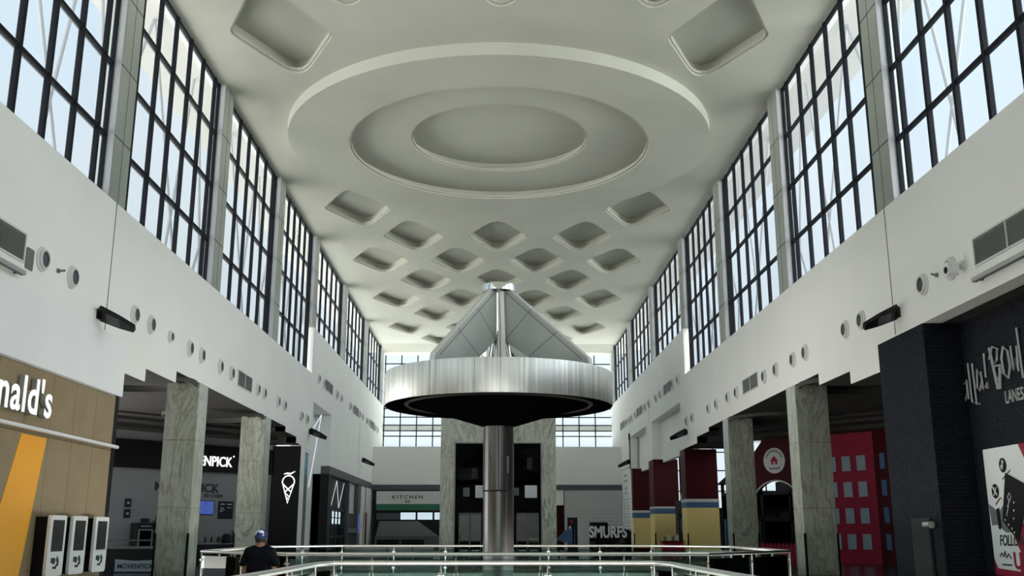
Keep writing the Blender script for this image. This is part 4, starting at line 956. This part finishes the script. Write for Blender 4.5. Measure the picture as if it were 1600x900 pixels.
MB().prism(rrect(-.14, .14, -.30, .05, .06), .2, .48).build('housing', M['white'], cm); MB().lathe([(.09, .48), (.09, .5), (0, .51)], 16, (0, -.15)).build('lens', M['black'], cm)
for side, y, z, lab in ((-1, 26.3, 8.52, 'left wall between the two nearest nozzles'), (1, 26.75, 8.62, 'right wall between the two nearest nozzles')):
    t = thing('wall_sensor', f'tiny grey sensor on the {lab}', 'sensor', Mx=wallM(side, y, z))
    MB().box(-.05, .05, -.05, .05, 0, .06).build('base', M['grille'], t); MB().tube([(0, 0, .06), (.05, .02, .2)], .03, 8).build('head', M['grille'], t)

# ------------------------------------------------------------------ the person at the balustrade, seen from behind
def skinmesh(name, V, E_, Rr, mat, parent, sub=2, Mx=None):
    me = bpy.data.meshes.new(name); me.from_pydata(V, E_, []); ob = bpy.data.objects.new(name, me); COL.objects.link(ob)
    sk = ob.modifiers.new('skin', 'SKIN'); sk.use_smooth_shade = True; su = ob.modifiers.new('sub', 'SUBSURF'); su.levels = sub; su.render_levels = sub
    sv = me.skin_vertices[0].data
    for i, r in enumerate(Rr): sv[i].radius = r if isinstance(r, tuple) else (r, r)
    sv[0].use_root = True
    dg = bpy.context.evaluated_depsgraph_get(); m2 = bpy.data.meshes.new_from_object(ob.evaluated_get(dg))
    bpy.data.objects.remove(ob); m2.materials.clear(); m2.materials.append(mat); m2.name = name
    for p in m2.polygons: p.use_smooth = True
    return link(name, m2, parent, Mx)
pr = thing('person', 'person in black T-shirt and blue patterned cap standing at the glass balustrade, seen from behind', 'person', Mx=T((-3.62, 16.0, 0)))
V = [(0, 0, .93), (0, 0, 1.1), (0, .01, 1.28), (0, .0, 1.40), (0, .01, 1.47), (0, .02, 1.53), (0, .02, 1.61)]
Rr = [(.16, .11), (.14, .10), (.165, .11), (.12, .085), .058, .07, .085]
E_ = [(0, 1), (1, 2), (2, 3), (3, 4), (4, 5), (5, 6)]
for s in (-1, 1):
    b = len(V); V += [(s*.17, 0, 1.34), (s*.235, -.01, 1.12), (s*.245, .07, .88), (s*.24, .10, .80)]; Rr += [.045, .043, .03, (.035, .02)]
    E_ += [(3, b), (b, b+1), (b+1, b+2), (b+2, b+3)]
    for k in range(4):
        c = len(V); fx = s*.24; fy = .07 + k*.022
        V += [(fx, fy+.01, .755), (fx-s*.005, fy+.02, .715-(.01 if k in (1, 2) else 0)), (fx-s*.02, fy+.028, .685-(.01 if k in (1, 2) else 0))]; Rr += [.010, .009, .008]
        E_ += [(b+3, c), (c, c+1), (c+1, c+2)]
    c = len(V); V += [(s*.215, .135, .80), (s*.205, .15, .76)]; Rr += [.011, .009]; E_ += [(b+2, c), (c, c+1)]
    b = len(V); V += [(s*.10, 0, .86), (s*.11, .01, .48), (s*.12, -.02, .10), (s*.13, .12, .045)]; Rr += [.085, .055, .04, (.04, .03)]
    E_ += [(0, b), (b, b+1), (b+1, b+2), (b+2, b+3)]
skinmesh('body', V, E_, Rr, M['skin'], pr)
hd = MB(); bmesh.ops.create_uvsphere(hd.bm, u_segments=24, v_segments=16, radius=1)
for v in hd.bm.verts:
    v.co = Vector((v.co.x*.078, v.co.y*.098+.025, v.co.z*.115+1.555))
for f in hd.bm.faces: f.smooth = True
for s in (-1, 1):
    hd.lathe([(.0, -.01), (.022, -.006), (.026, .004), (.012, .01), (0, .008)], 12, M4=T((s*.079, .02, 1.55)) @ Matrix.Rotation(math.pi/2, 4, 'Y'))
hd.prism([(.118, 1.57), (.142, 1.53), (.118, 1.525)], -.012, .012, 'yz')
hdo = hd.build('head', M['skin'], pr)
MB().box(-.03, .03, .112, .121, 1.498, 1.506).build('mouth', M['hair'], hdo); MB().lathe([(.012, 0), (0, .004)], 10, M4=T((-.03, .118, 1.565)) @ Matrix.Rotation(-math.pi/2, 4, 'X')).lathe([(.012, 0), (0, .004)], 10, M4=T((.03, .118, 1.565)) @ Matrix.Rotation(-math.pi/2, 4, 'X')).build('eye', M['white'], hdo)
hr = MB().lathe([(.078, 1.50), (.083, 1.54), (.084, 1.60)], 24)
for v in hr.bm.verts: v.co.y = v.co.y*1.18 + .005
hr.build('hair', M['hair'], pr)
cp_ = MB().lathe([(.093, 1.565), (.096, 1.60), (.09, 1.645), (.068, 1.68), (.03, 1.70), (0, 1.703)], 32)
for v in cp_.bm.verts: v.co.y = v.co.y*1.2 + .022
capo = cp_.build('cap', M['cap'], pr)
m = MB().lathe([(.096, 1.56), (.099, 1.575), (.098, 1.60)], 32)
for v in m.bm.verts: v.co.y = v.co.y*1.2 + .022
m.build('cap_band', M['cap_blue'], capo)
MB().prism([(-.08, .11), (-.06, .2), (0, .225), (.06, .2), (.08, .11)], 1.565, 1.575).build('cap_brim', M['cap_blue'], capo)
V = [(0, 0, .90), (0, 0, 1.08), (0, .01, 1.27), (0, .0, 1.39), (0, .005, 1.475)]; Rr = [(.19, .13), (.18, .125), (.20, .135), (.185, .115), (.085, .078)]; E_ = [(0, 1), (1, 2), (2, 3), (3, 4)]
for s in (-1, 1):
    b = len(V); V += [(s*.185, 0, 1.365), (s*.238, -.005, 1.20), (s*.248, -.01, 1.13)]; Rr += [.072, .068, .066]; E_ += [(3, b), (b, b+1), (b+1, b+2)]
skinmesh('t_shirt', V, E_, Rr, M['shirt'], pr)
V = [(0, 0, .93)]; Rr = [(.165, .12)]; E_ = []
for s in (-1, 1):
    b = len(V); V += [(s*.10, 0, .82), (s*.11, .01, .48), (s*.12, -.02, .09)]; Rr += [.10, .075, .065]; E_ += [(0, b), (b, b+1), (b+1, b+2)]
skinmesh('trousers', V, E_, Rr, M['trouser'], pr)
for s in (-1, 1): MB().prism(rrect(s*.125-.05, s*.125+.05, -.09, .19, .045), 0.0, .09).build('shoe', M['nearblack'], pr)
